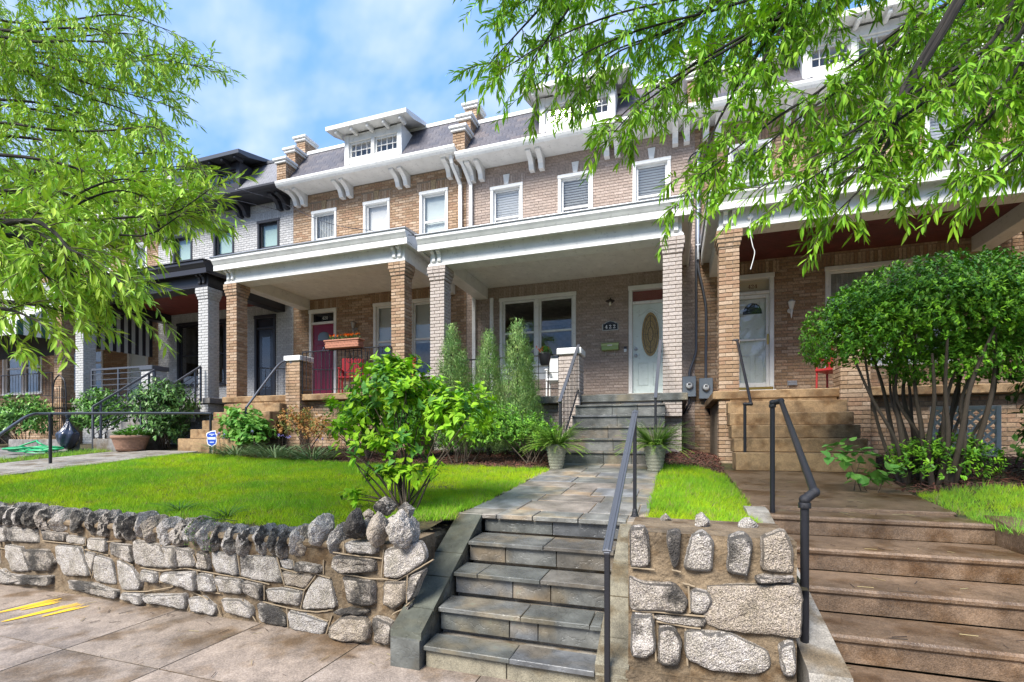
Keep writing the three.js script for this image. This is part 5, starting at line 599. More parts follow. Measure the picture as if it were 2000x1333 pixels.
function lawn(label, poly, dens, h, col) {
  const xs = poly.map((p) => p[0]), zs = poly.map((p) => p[1]), x0 = Math.min(...xs), x1 = Math.max(...xs), z0 = Math.min(...zs), z1 = Math.max(...zs), spots = [];
  const n = (x1 - x0) * (z1 - z0) * dens; for (let i = 0; i < n; i++) { const x = rr(x0, x1), z = rr(z0, z1); if (inside(poly, x, z)) { const f = fbm(x * 1.4, z * 1.4, 5.5, 3); if (rnd() < 0.82 + f) spots.push([x, z, f]); } }
  const variants = [tuft(9, h, 0.0042), tuft(8, h * 0.8, 0.0055), tuft(10, h * 1.15, 0.0038)], L = thing('lawn_grass', label, 'grass'); L.userData.kind = 'stuff';
  variants.forEach((g, v) => { const my = spots.filter((_, i) => i % 3 === v), im = new THREE.InstancedMesh(g, grassMat, my.length), m = new THREE.Matrix4(), q = new THREE.Quaternion(), c = new THREE.Color(); lit(im); im.name = 'grass_tufts';
    my.forEach(([x, z, f], i) => { const s = rr(0.7, 1.25) * (1 + f * 0.5); q.setFromAxisAngle(V(0, 1, 0), rr(0, 6.283)); m.compose(V(x, gy(x, z) + 0.025 * fbm(x * 1.7, z * 1.7, 3.3, 3) - 0.01, z), q, V(s, s * rr(0.8, 1.2), s)); im.setMatrixAt(i, m); const w = clamp(0.5 + f * 2.2 + rr(-0.35, 0.35)), k = shade(rnd() < 0.08 ? [0.36, 0.33, 0.12] : [col[0] * mix(1.12, 0.66, w), col[1] * mix(1.0, 0.84, w), col[2] * mix(0.8, 1.6, w)], 0.22, 0.14); im.setColorAt(i, c.setRGB(...k)); }); L.add(im); });
}
lawn('bright green front lawn behind the granite wall', [[-9.25, -3.38], [-2.4, -3.40], [-2.35, -3.75], [-1.86, -3.95], [-1.97, -4.2], [-1.88, -4.6], [-1.75, -6.95], [-3, -7.05], [-9.3, -7.25]], 1750, 0.062, [0.37, 0.57, 0.018]);
lawn('narrow grass strip between the flagged walk and the brown walk', [[-0.24, -3.3], [0.60, -3.25], [0.62, -5.0], [0.68, -5.3], [0.62, -7.35], [-0.2, -7.4]], 1900, 0.060, [0.37, 0.57, 0.018]);
lawn('right lawn in the shade past the brown walk', [[2.68, -3.2], [6, -3.2], [6, -6.1], [2.9, -6.35], [2.42, -6.3], [2.40, -5.2]], 1150, 0.07, [0.33, 0.54, 0.03]);
lawn('rough grass edging the grey patio by house 418', [[-16, -3.4], [-11.5, -3.4], [-11.55, -7.4], [-12.2, -7.4], [-12.3, -5.9], [-16, -5.8]], 330, 0.11, [0.33, 0.54, 0.04]);
{ // bark mulch and dropped litter
  const chip = cb(-0.028, 0.028, -0.003, 0.003, -0.006, 0.006, 0.001), beds = [[[-8.9, -7.15], [-1.78, -6.95], [-1.78, -7.55], [-2.0, -9.1], [-8.9, -9.1]], [[-0.2, -7.35], [0.65, -7.35], [0.75, -11.4], [-0.1, -11.4]], [[2.3, -6.3], [5.5, -6.2], [5.5, -9], [2.5, -9]]];
  const lab = ['dark red bark mulch under the shrubs along the porches', 'dark red bark mulch between the two porches under the meters', 'dark red bark mulch under the round evergreen'];
  beds.forEach((poly, b) => { const xs = poly.map((p) => p[0]), zs = poly.map((p) => p[1]), sp = []; const N = [9000, 1800, 2600][b]; for (let i = 0; i < N; i++) { const x = rr(Math.min(...xs), Math.max(...xs)), z = rr(Math.min(...zs), Math.max(...zs)); if (inside(poly, x, z)) sp.push([x, z]); } const im = new THREE.InstancedMesh(chip, M3([1, 1, 1], { roughness: 0.9 }), sp.length); lit(im); im.name = numbered('bark_mulch'); const m = new THREE.Matrix4(), q = new THREE.Quaternion(), c = new THREE.Color(); sp.forEach(([x, z], i) => { q.setFromEuler(new THREE.Euler(rr(-0.5, 0.5), rr(0, 6.28), rr(-0.5, 0.5))); const s = rr(0.6, 1.5); m.compose(V(x, gy(x, z) + rr(0.0, 0.03), z), q, V(s, s, s)); im.setMatrixAt(i, m); im.setColorAt(i, c.setRGB(...shade([0.10, 0.042, 0.028], 0.5, 0.2))); }); scene.add(im); tag(im, lab[b], 'mulch', null, 'stuff'); });
  // straw, twigs and fallen bits
  const tw = cb(-0.05, 0.05, -0.0012, 0.0012, -0.0015, 0.0015, 0.0004), spots = []; for (let i = 0; i < 60; i++) { const x = rr(-6, -1.7), z = -3.02 + Math.pow(rnd(), 2) * 0.8; spots.push([x, 0.008, z]); } for (let i = 0; i < 70; i++) { const k = Math.floor(rr(0, 5)); spots.push([rr(0.85, 2.4), [0.815, 0.65, 0.485, 0.32, 0.155][k], [-5.0, -4.4, -3.9, -3.46, -3.05][k] - rr(0, 0.35)]); } for (let i = 0; i < 60; i++) spots.push([rr(0.75, 2.3), 0, rr(-7, -5.2)]); for (let i = 0; i < 60; i++) spots.push([-2.06 + rr(-0.10, 0.11), 0.705 + rr(0, 0.05), -3.75 + rr(-0.25, 0.25)]);
  const im = new THREE.InstancedMesh(tw, M3([1, 1, 1], { roughness: 0.9 }), spots.length), m = new THREE.Matrix4(), q = new THREE.Quaternion(), c = new THREE.Color(); lit(im); im.name = 'fallen_twigs'; spots.forEach(([x, y, z], i) => { q.setFromEuler(new THREE.Euler(0, rr(0, 6.28), 0)); const s = rr(0.25, 1); m.compose(V(x, y || 0.81 + 0.098 * (-z - 5.1) + 0.003, z), q, V(s, s * 1.5, s * 1.5)); im.setMatrixAt(i, m); im.setColorAt(i, c.setRGB(...shade(rnd() < 0.5 ? [0.30, 0.24, 0.12] : [0.06, 0.04, 0.03], 0.3))); }); scene.add(im); tag(im, 'fallen twigs and straw scattered on pavement and steps', 'litter', null, 'stuff');
}

// trees across the street, mirrored in the window panes
[[-13, 15.5, 'spreading street tree across the road opposite the white house'], [-4.5, 16.2, 'spreading street tree across the road opposite the slate steps'], [5, 15.8, 'spreading street tree across the road opposite house 424']].forEach(([x, z, l]) => { const t = shrub('street_tree', l, 'tree', [x, -0.1, z], { group: 'trees across the road', n: 2400, per: 6, len: 0.34, wid: 0.4, col: [0.10, 0.21, 0.02], mat: ML.thin, shell: 0.5, blobs: [[0, 6.2, 0, 3.2, 2.4, 2.6, 2], [-1.8, 5.2, 0, 2.0, 1.5, 1.8], [1.8, 5.4, 0, 2.0, 1.6, 1.8]], stems: 9, stemR: 0.10, foot: 0.1, bark: M.bark }); });

// ------------------------------------------------------------------ railings
function balustrade(label, a, b, y0, y1, mat, o = {}) { // straight panel between two points [x,z]
  const t = thing(o.name ?? 'iron_railing', label, 'railing', [a[0], y0, a[1]]), L = Math.hypot(b[0] - a[0], b[1] - a[1]), dx = (b[0] - a[0]) / L, dz = (b[1] - a[1]) / L, P = (s, y) => [dx * s, y - y0, dz * s];
  part(t, 'top_rail', bar(P(0, y1), P(L, y1), 0.038, 0.022), mat); part(t, 'bottom_rail', bar(P(0, y0 + 0.05), P(L, y0 + 0.05), 0.028, 0.014), mat); if (o.mid) part(t, 'middle_rail', bar(P(0, o.mid), P(L, o.mid), 0.024, 0.012), mat);
  const n = Math.round(L / (o.gap ?? 0.11)); for (let i = 1; i < n; i++) { const s = L * i / n; if (o.twist && i % 2) { const h = y1 - y0 - 0.06, g = flat(new THREE.BoxGeometry(0.013, h, 0.013, 1, 24, 1)), p = g.attributes.position; for (let k = 0; k < p.count; k++) { const yy = p.getY(k), an = yy * 26, x = p.getX(k), z = p.getZ(k); p.setXYZ(k, x * Math.cos(an) - z * Math.sin(an), yy, x * Math.sin(an) + z * Math.cos(an)); } g.computeVertexNormals(); part(t, 'baluster', at(g, dx * s, 0.05 + h / 2, dz * s), mat); } else part(t, 'baluster', rod(P(s, y0 + 0.05), P(s, y1), 0.0065, 6), mat); }
  for (const s of [0, L]) part(t, 'post', rod(P(s, y0 - 0.03), P(s, y1), 0.013, 8), mat);
  return t;
}
balustrade('black iron porch railing with twisted balusters under the marigold box', [-8.0, -8.97], [-5.7, -8.97], 2.55, 3.46, M.iron, { gap: 0.105, twist: true });
balustrade('black iron porch railing behind the dwarf conifers', [-4.44, -8.97], [-2.08, -8.97], 2.40, 3.08, M.iron, { gap: 0.2, mid: 2.75 });
balustrade('black iron railing on the porch of the awning house', [-19.6, -8.97], [-16.72, -8.97], 2.68, 3.38, M.iron, { gap: 0.14 });
balustrade('black iron railing of scroll panels beside the crimson door house steps', [-10.0, -9.7], [-8.5, -10.6], 2.55, 3.30, M.iron, { gap: 0.15 });
{ // 418 porch rail: square tube, horizontal bars
  const t = thing('metal_railing', 'charcoal horizontal bar railing on the white house porch', 'railing', [-15.1, 2.55, -9.0]); for (const [y, h] of [[0.83, 0.05], [0.70, 0.02], [0.55, 0.02], [0.40, 0.02], [0.25, 0.02], [0.1, 0.02]]) part(t, 'rail', bar([0, y, 0], [2.15, y, 0], 0.04, h), M.greyiron); for (const x of [0, 1.05, 2.15]) part(t, 'post', cb(x - 0.022, x + 0.022, -0.05, 0.83, -0.022, 0.022), M.greyiron);
  const stair = (label, x0, y0, z0, x1, y1, z1) => { const s = thing('metal_railing', label, 'railing', [x0, y0 - 0.95, z0]), d = (k) => [mix(0, x1 - x0, k), mix(0, y1 - y0, k) + 0.95, mix(0, z1 - z0, k)]; const dn = ([x, y, z], q) => [x, y - q, z]; part(s, 'handrail', bar(d(0), d(1), 0.045, 0.045), M.greyiron); for (const q of [0.13, 0.26, 0.39, 0.52, 0.65, 0.78]) part(s, 'rail', bar(dn(d(0), q), dn(d(1), q), 0.016, 0.016), M.greyiron); for (const k of [0, 0.12, 0.9, 1]) { const p = d(k); part(s, 'post', cb(p[0] - 0.02, p[0] + 0.02, p[1] - (k === 0 ? 1.0 : 0.86), p[1], p[2] - 0.02, p[2] + 0.02), M.greyiron); } };
  stair('charcoal stair railing on the shrub side of the grey porch steps', -12.72, 2.24, -7.6, -12.5, 3.25, -8.85); stair('charcoal stair railing on the white column side of the grey porch steps', -11.15, 2.26, -7.6, -11.0, 3.27, -8.9);
}
{ // wrought-iron stair rail with balusters, house 422
  const t = thing('iron_stair_rail', 'black iron stair rail with thin balusters rising to the pale brick pier', 'railing', [-1.74, 1.12, -7.6]), A = [0, 1.0, 0], B = [0.04, 2.12, -1.35]; const q = (k, dy = 0) => [mix(A[0], B[0], k), mix(A[1], B[1], k) + dy, mix(A[2], B[2], k)];
  part(t, 'handrail', bar(q(-0.03), q(1), 0.055, 0.022), M.greyiron); part(t, 'bottom_rail', bar(q(0, -0.80), q(1, -0.80), 0.03, 0.014), M.iron); for (let i = 1; i < 14; i++) part(t, 'baluster', rod(q(i / 14, -0.80), q(i / 14), 0.0065, 6), M.iron); part(t, 'post', cb(-0.02, 0.02, -0.02, 1.0, -0.02, 0.02), M.iron); part(t, 'post', cb(0.02, 0.06, 1.18, 2.14, -1.37, -1.33), M.iron);
}
{ const t = thing('iron_handrail', 'black flat bar handrail fixed to the pale right column of 422', 'handrail', [-0.29, 1.12, -7.72]); part(t, 'handrail', bar([0, 1.0, 0.03], [0.04, 2.13, -1.24], 0.05, 0.022), M.greyiron); part(t, 'post', cb(-0.018, 0.018, -0.02, 1.0, -0.018, 0.018), M.iron); part(t, 'post', cb(0.02, 0.056, 1.9, 2.12, -1.24, -1.2), M.iron); }
{ // garden stair rail: moulded channel on two square posts
  const t = thing('iron_handrail', 'black moulded handrail on two square posts beside the slate garden steps', 'handrail', [-0.345, 0, -3.5]), a = [0.008, 1.745, -0.92], b = [-0.013, 0.885, 0.80];
  part(t, 'handrail', join([bar(a, b, 0.05, 0.014), bar([a[0], a[1] - 0.014, a[2]], [b[0], b[1] - 0.014, b[2]], 0.034, 0.018), bar([a[0], a[1] + 0.008, a[2]], [b[0], b[1] + 0.008, b[2]], 0.022, 0.010)]), M.greyiron);
  part(t, 'post', cb(-0.008, 0.022, 0.80, 1.735, -0.895, -0.865), M.iron); part(t, 'post_foot', join([cb(-0.03, 0.045, 0.815, 0.83, -0.92, -0.84, 0.004), lathe([[0.0, 0.07], [0.02, 0.06], [0.022, 0.04], [0.026, 0.02], [0.03, 0]], 0.007, 0.83, -0.88, 12)]), M.iron); part(t, 'post', cb(-0.028, 0.002, 0.05, 0.90, 0.765, 0.795), M.iron);
}
const elbow = (p, r) => at(flat(new THREE.SphereGeometry(r, 12, 10)), ...p);
{ const t = thing('pipe_handrail', 'black pipe handrail with elbow joints beside the brown concrete garden steps', 'handrail', [0.75, 0, -4]), L = (p) => [p[0] - 0.75, p[1], p[2] + 4], r = 0.021; const pts = [[0.86, 0.78, -5.12], [0.86, 1.84, -5.12], [0.925, 1.85, -5.08], [0.705, 1.215, -3.0], [0.655, 1.175, -2.98], [0.655, 0.36, -2.98]].map(L);
  part(t, 'post', rod(pts[0], pts[1], r, 14), M.iron); part(t, 'handrail', rod(pts[2], pts[3], r, 14), M.iron); part(t, 'post', rod(pts[4], pts[5], r, 14), M.iron); part(t, 'elbow', join([rod(pts[1], pts[2], r * 1.2, 12), elbow(pts[1], r * 1.35), elbow(pts[2], r * 1.35), at(lathe([[r, -0.015], [r * 1.45, -0.015], [r * 1.45, 0.015], [r, 0.015]], 0, 0, 0, 14), pts[1][0], pts[1][1] - 0.03, pts[1][2])]), M.iron); part(t, 'elbow', join([rod(pts[3], pts[4], r * 1.2, 12), elbow(pts[3], r * 1.35), elbow(pts[4], r * 1.35), at(lathe([[r, -0.015], [r * 1.45, -0.015], [r * 1.45, 0.015], [r, 0.015]], 0, 0, 0, 14), pts[4][0], pts[4][1] - 0.03, pts[4][2])]), M.iron); }
{ const t = thing('pipe_handrail', 'black pipe handrail beside the brown porch steps of 424', 'handrail', [0.95, 1.05, -7.7]), r = 0.021; part(t, 'handrail', rod([0.03, 2.11, -1.3], [0.07, 0.95, 0], r, 12), M.iron); part(t, 'elbow', join([rod([0.07, 0.95, 0], [-0.01, 0.95, 0], r * 1.1, 12), elbow([0.07, 0.95, 0], r * 1.3), elbow([-0.01, 0.95, 0], r * 1.3)]), M.iron); part(t, 'post', rod([-0.01, 0.95, 0], [-0.01, -0.03, 0], r, 12), M.iron); part(t, 'elbow', join([elbow([0.03, 2.11, -1.3], r * 1.3), rod([0.03, 2.11, -1.3], [-0.04, 2.12, -1.32], r, 10)]), M.iron); }
{ const t = thing('pipe_handrail', 'long dark pipe rail beside the left concrete walk, curving down at one end', 'handrail', [-10.3, 0.95, -5.5]), r = 0.024, L = (p) => [p[0] + 10.3, p[1] - 0.95, p[2] + 5.5]; part(t, 'handrail', tube([[-9.0, 2.02, -7.5], [-9.6, 1.99, -6.57], [-10.3, 1.94, -5.5], [-10.25, 1.90, -5.2], [-10.05, 1.74, -4.9], [-9.75, 1.5, -4.5], [-9.45, 1.2, -4.0]].map(L), r, 60, 10), M.greyiron); part(t, 'post', rod(L([-10.3, 0.85, -5.5]), L([-10.3, 1.94, -5.5]), r, 12), M.iron); part(t, 'post', rod(L([-9.0, 1.15, -7.5]), L([-9.0, 2.02, -7.5]), r, 12), M.iron); part(t, 'collar', at(lathe([[r, -0.03], [r * 1.4, -0.03], [r * 1.4, 0.03], [r, 0.03]], 0, 0, 0, 12), 0, 0.96, 0), M.iron); }
{ const t = thing('pipe_handrail', 'grey curved pipe handrail rising to the white capped pier of 420', 'handrail', [-8.5, 1.2, -7.8]), r = 0.024; part(t, 'handrail', tube([[0.0, 0.95, -0.1], [0.02, 1.5, -0.55], [0.05, 1.95, -0.92], [0.10, 2.08, -1.1], [0.22, 2.09, -1.14]], r, 40, 10), M.greyiron); part(t, 'wall_flange', cb(0.20, 0.26, 2.0, 2.16, -1.2, -1.1, 0.01), M.greyiron); part(t, 'post', rod([0, 0, -0.1], [0, 0.95, -0.1], r, 10), M.greyiron); }

// ------------------------------------------------------------------ fittings on the house fronts
const Z0 = -11.5;
for (const [i, [x, y, kind, label]] of [[-1.43, 4.62, 'jar', 'bronze jar shaped wall lantern above the 422 plaque'], [-8.42, 4.60, 'scroll', 'silver scroll arm wall lantern beside the crimson door'], [2.26, 4.22, 'torch', 'white torch shaped wall lantern beside the storm door']].entries()) {
  const t = thing('wall_lantern', label, 'lantern', [x, y, Z0 + 0.13]), m = kind === 'torch' ? M.white : kind === 'jar' ? M3([0.06, 0.05, 0.04], { metalness: 0.6, roughness: 0.4 }) : M3([0.30, 0.28, 0.25], { metalness: 0.5, roughness: 0.4 });
  part(t, 'back_plate', lathe([[0, 0], [0.05, 0], [0.055, 0.012], [0.03, 0.025], [0, 0.025]], 0, 0, 0, 18).rotateX(Math.PI / 2).translate(0, kind === 'jar' ? 0.07 : -0.05, -0.13), m);
  if (kind === 'jar') { part(t, 'arm', tube([[0, 0.07, -0.12], [0, 0.13, -0.05], [0, 0.11, 0]], 0.011, 12, 8), m); part(t, 'hood', lathe([[0.02, 0.10], [0.03, 0.085], [0.04, 0.075], [0.105, 0.055], [0.105, 0.048], [0, 0.048]], 0, 0, 0, 24), m); part(t, 'glass_shade', lathe([[0.055, 0.046], [0.075, 0], [0.074, -0.06], [0.05, -0.115], [0.0, -0.13]], 0, 0, 0, 20), M.glass); part(t, 'bulb', lathe([[0, 0.045], [0.015, 0.03], [0.028, -0.02], [0.018, -0.05], [0, -0.055]], 0, 0, 0, 14), M3([0.75, 0.68, 0.5], { roughness: 0.3 })); }
  else { part(t, 'arm', tube([[0, -0.05, -0.12], [0, -0.12, -0.06], [0, -0.10, 0], [0, -0.04, 0]], 0.012, 14, 8), m); part(t, 'shade_frame', join([lathe([[0.035, -0.05], [0.04, -0.03], [0.075, 0.10], [0.082, 0.105], [0.04, 0.14], [0.0, 0.165]], 0, 0, 0, 6)]), kind === 'torch' ? M3([0.62, 0.62, 0.58], { roughness: 0.2 }) : m); part(t, 'finial', lathe([[0.0, -0.24], [0.012, -0.2], [0.02, -0.12], [0.03, -0.06], [0, -0.05]], 0, 0, 0, 12), m); }
}
{ const t = thing('house_number_plaque', 'arched black plaque reading 422 in white beside the mint door', 'sign', [-1.44, 4.13, Z0 + 0.005]); const sh = [[-0.185, -0.11], [0.185, -0.11], [0.185, 0.05], [0.13, 0.06], [0.10, 0.09], [0, 0.12], [-0.10, 0.09], [-0.13, 0.06], [-0.185, 0.05]]; part(t, 'frame', ext(sh, 0, 0.018, 0.004), M3([0.45, 0.43, 0.38], { roughness: 0.4, metalness: 0.5 })); part(t, 'field', ext(sh.map(([x, y]) => [x * 0.9, y * 0.86]), 0.017, 0.021, 0.001), M.dark); const p = part(t, 'numerals', plate(0.30, 0.13), numberPlate('4 2 2', 0.30, 0.13, '#e8e8e8', '#050506', '700 190px serif')); p.position.set(0, -0.022, 0.0235); }
{ const t = thing('mailbox', 'olive green metal mailbox with two hooks beside the mint door', 'mailbox', [-1.44, 3.55, Z0 + 0.004]), m = M3([0.24, 0.30, 0.085], { roughness: 0.35, metalness: 0.2 }); part(t, 'box', cb(-0.195, 0.195, 0, 0.165, 0, 0.10, 0.01), m); part(t, 'lid', prof([[0, 0.185], [0.02, 0.19], [0.112, 0.155], [0.118, 0.10], [0.11, 0.10], [0.104, 0.15], [0, 0.175]], -0.2, 0.2), M3([0.36, 0.42, 0.14], { roughness: 0.35 })); part(t, 'badge', cb(-0.055, 0.055, 0.09, 0.125, 0.113, 0.12, 0.004), M3([0.6, 0.6, 0.5])); for (const x of [-0.10, 0.10]) part(t, 'hook', tube([[x, 0, 0.02], [x, -0.09, 0.02], [x, -0.125, 0.045], [x, -0.10, 0.065]], 0.008, 16, 6), M3([0.5, 0.45, 0.36], { metalness: 0.4, roughness: 0.4 })); }
{ const t = thing('doorbell', 'black and white video doorbell between mailbox and mint door', 'doorbell', [-1.10, 3.50, Z0 + 0.004]); part(t, 'case', cb(-0.031, 0.031, 0, 0.125, 0, 0.025, 0.006), M3([0.7, 0.7, 0.7], { roughness: 0.4 })); part(t, 'camera_window', cb(-0.0315, 0.0315, 0.066, 0.1255, 0.001, 0.0265, 0.006), M.dark); }
for (const [x, y, lb] of [[0.14, 2.42, 'grey electric meter box nearer the pale column of 422'], [0.48, 2.37, 'grey electric meter box nearer the tan column of 424']]) {
  const t = thing('electric_meter', lb, 'meter', [x, y, Z0 + 0.02], 0, 'electric meters between the porches'), m = M3([0.20, 0.23, 0.26], { roughness: 0.45, metalness: 0.3 }); part(t, 'box', cb(0, 0.28, 0, 0.45, 0, 0.13, 0.01), m); part(t, 'meter_ring', lathe([[0.075, 0], [0.082, 0.005], [0.082, 0.03], [0.07, 0.035]], 0, 0, 0, 24).rotateX(Math.PI / 2).translate(0.14, 0.24, 0.13), M.steel); part(t, 'meter_dome', lathe([[0, 0.09], [0.05, 0.082], [0.066, 0.06], [0.068, 0]], 0, 0, 0, 22).rotateX(Math.PI / 2).translate(0.14, 0.24, 0.132), M3([0.55, 0.56, 0.55], { roughness: 0.12 })); part(t, 'meter_display', cb(0.112, 0.168, 0.25, 0.285, 0.215, 0.223, 0.003), M.dark);
  part(t, 'conduit', x < 0.3 ? tube([[0.14, 0.44, 0.06], [0.16, 0.6, 0.06], [0.27, 0.95, 0.05], [0.285, 1.3, 0.05], [0.285, 2.9, 0.05], [0.29, 3.6, 0.08], [0.30, 5.25, 0.10]], 0.028, 60, 8) : tube([[0.14, 0.44, 0.06], [0.14, 0.8, 0.05], [0.145, 1.9, 0.05], [0.09, 2.35, 0.05], [-0.02, 2.95, 0.06], [0.0, 3.5, 0.08], [0.02, 5.2, 0.11]], 0.028, 60, 8), M.greyiron);
  part(t, 'lower_conduit', tube([[0.14, 0.01, 0.06], [0.14, -0.12, 0.06], [x < 0.3 ? 0.02 : 0.25, -0.38, 0.05]], 0.022, 20, 8), M.iron);
}
{ const t = thing('service_mast', 'steel service mast with a coil of cable between houses 422 and 424', 'service mast', [0.46, 5.4, Z0 + 0.14]), lp = []; part(t, 'mast', rod([0, 0, 0], [0, 2.2, 0], 0.032, 12), M.steel); part(t, 'weatherhead', lathe([[0, 0.16], [0.05, 0.15], [0.075, 0.08], [0.06, 0], [0.03, -0.05]], 0, 2.22, 0.02, 16), M.steel); for (let k = 0; k < 4; k++) lp.push(tube(Array.from({ length: 12 }, (_, i) => [0.0 + (0.16 + 0.015 * k) * Math.cos(i * Math.PI / 6), 2.16 + (0.14 + 0.02 * k) * Math.sin(i * Math.PI / 6) - 0.02 * k, 0.07 + 0.012 * k]), 0.006, 40, 5, 0.5, true)); part(t, 'cable_coil', join(lp), M.dark); for (let k = 0; k < 3; k++) part(t, 'bracket', cb(-0.05, 0.05, 0.3 + k * 0.8, 0.33 + k * 0.8, -0.13, 0.03), M.steel); }
function downspout(label, pts) { const t = thing('downspout', label, 'downspout', pts[0]); for (let i = 0; i < pts.length - 1; i++) { const a = pts[i].map((v, k) => v - pts[0][k]), b = pts[i + 1].map((v, k) => v - pts[0][k]); part(t, 'pipe', bar(a, b, 0.085, 0.065), M.white); } }
downspout('white downspout with an offset bend on house 420', [[-5.28, 8.62, -10.95], [-5.28, 8.35, -11.05], [-5.22, 8.0, -11.43], [-5.22, 5.95, -11.43]]);
downspout('white straight downspout at the corner of house 422', [[-5.0, 8.36, -10.98], [-4.93, 7.95, -11.43], [-4.93, 5.75, -11.43]]);
downspout('white lower downspout in the gap beside the left porch column of 422', [[-4.84, 5.3, -11.42], [-4.84, 1.3, -11.42]]);
downspout('white lower downspout on the wall left of the 422 double window', [[-4.36, 5.02, -11.42], [-4.36, 2.35, -11.42]]);
// overhead wires
[['upper service wire sagging across to house 420', [[-9.5, 5.5, -1.6], [-9.9, 6.6, -5.5], [-10.75, 8.35, -11.25]]], ['lower service wire sagging across to the corner of the white house', [[-10.5, 5.6, -2], [-10.6, 6.5, -5.5], [-10.8, 8.1, -11.3]]], ['long service wire crossing the front of house 420 to its porch roof', [[-10.75, 8.3, -11.25], [-8.2, 6.9, -10.2], [-4.95, 5.6, -8.75]]], ['twin cable running along the windows of the white house', [[-18.5, 6.7, -11.0], [-14.5, 6.85, -11.25], [-10.75, 7.05, -11.4]]], ['service drop wire hanging through the right tree to the mast', [[1.3, 9.5, -4.5], [0.8, 8.7, -8], [0.48, 7.75, -11.2]]]].forEach(([l, p]) => tag(part(scene, 'overhead_wire', tube(p, 0.008, 30, 5), M.dark), l, 'wire', 'overhead service wires'));

// ------------------------------------------------------------------ garden and porch objects
function fernPot(label, x, z) {
  const y = 1.115 + (z + 7.6) * -0.09 - 0.005, t = thing('fern_pot', label, 'potted fern', [x, y, z]), ribs = [[0, 0], [0.088, 0]]; for (let k = 0; k <= 24; k++) { const h = 0.36 * k / 24, r = 0.09 + 0.062 * Math.pow(k / 24, 0.8) + (k % 3 === 1 ? 0.006 : -0.003); ribs.push([r, h]); } ribs.push([0.155, 0.365], [0.14, 0.365], [0.135, 0.32], [0, 0.32]);
  part(t, 'pot', lathe(ribs, 0, 0, 0, 32), M.stoneware); part(t, 'compost', at(flat(new THREE.CylinderGeometry(0.137, 0.137, 0.02, 20)), 0, 0.325, 0), M.soil);
  const Lv = new Leaves(), st = []; for (let i = 0; i < 190; i++) { const a = rr(0, 6.283), up = rr(0.3, 2.6), L = rr(0.32, 0.60), o = V(Math.cos(a), up, Math.sin(a)).normalize(), pts = [V(Math.cos(a) * 0.05, 0.32, Math.sin(a) * 0.05)]; let p = pts[0].clone(), d = o.clone(); for (let k = 0; k < 6; k++) { d.addScaledVector(V(0, -1, 0), 0.17).normalize(); p = p.clone().addScaledVector(d, L / 6); pts.push(p); } st.push(taper(pts, 0.0025, 0.001, 4, 1)); const c = new THREE.CatmullRomCurve3(pts), col = shade([0.33, 0.54, 0.06], 0.28, 0.12); for (let k = 2; k < 26; k++) { const q = k / 26, b = c.getPointAt(q), tg = c.getTangentAt(q), sd = tg.clone().cross(V(0, 1, 0)); if (sd.lengthSq() < 1e-4) sd.set(1, 0, 0); sd.normalize(); const w = 0.042 * Math.sin(Math.min(1, q * 1.6 + 0.15) * Math.PI * 0.62 + 0.2) * (1 - q * 0.55); for (const s of [-1, 1]) Lv.add(b, sd.clone().multiplyScalar(s).addScaledVector(tg, 0.35), V(0, 1, 0), w, 0.020, col, [[0.4, 1]], 0.1, 0.1); } }
  part(t, 'frond_stems', join(st), M3([0.10, 0.16, 0.03])); part(t, 'fronds', Lv.geo(), ML.thin);
}
fernPot('fern in a ribbed cream pot at the mulch side of the slate porch steps', -1.66, -7.0);
fernPot('fern in a ribbed cream pot at the grass strip side of the slate porch steps', -0.27, -7.0);
{ const x = -11.1, z = -7.35, t = thing('planter', 'wide terracotta bowl planter with leafy green plant on the left walk', 'planter', [x, gy(x, z) + 0.02, z]); part(t, 'bowl', lathe([[0, 0], [0.24, 0], [0.26, 0.05], [0.30, 0.18], [0.325, 0.27], [0.35, 0.28], [0.35, 0.33], [0.32, 0.34], [0.30, 0.30], [0, 0.29]], 0, 0, 0, 36), M.terracotta); const Lv = new Leaves(); for (let i = 0; i < 420; i++) { const a = rr(0, 6.283), r = Math.sqrt(rnd()) * 0.30; Lv.add(V(Math.cos(a) * r, 0.33 + (0.34 - r) * 0.75 * rnd(), Math.sin(a) * r), V(Math.cos(a), rr(0.3, 1.2), Math.sin(a)), V(0, 1, 0), 0.08, 0.045, shade([0.12, 0.30, 0.035]), SHAPE.oval, 0.25); } part(t, 'plant', Lv.geo(), ML.thin); }
{ const x = -8.6, z = -7.2, t = thing('yard_sign', 'small blue shield shaped yard sign with white border on a stake', 'sign', [x, gy(x, z), z], 0.35), o = [[-0.10, 0.40], [-0.02, 0.44], [0.07, 0.45], [0.075, 0.40], [0.10, 0.36], [0.085, 0.31], [0.095, 0.24], [0.08, 0.18], [0.0, 0.13], [-0.08, 0.17], [-0.10, 0.24], [-0.095, 0.32], [-0.115, 0.36]].map(([a, b]) => [a, b + 0.04]); part(t, 'border', ext(o, 0, 0.008, 0.002), M3([0.8, 0.82, 0.84], { roughness: 0.4 })); part(t, 'face', ext(o.map(([a, b]) => [a * 0.86, 0.33 + (b - 0.33) * 0.88]), 0.0081, 0.0105, 0.0005), M3([0.02, 0.07, 0.42], { roughness: 0.4 })); for (const [w, y, h] of [[0.10, 0.415, 0.014], [0.03, 0.39, 0.012], [0.14, 0.335, 0.045], [0.08, 0.26, 0.016]]) part(t, 'lettering_bar', cb(-w / 2, w / 2, y - h / 2, y + h / 2, 0.0105, 0.012, 0.0005), M3([0.62, 0.68, 0.86], { roughness: 0.5 })); part(t, 'stake', rod([0, -0.03, -0.004], [0, 0.18, -0.004], 0.006, 6), M3([0.75, 0.75, 0.7])); }
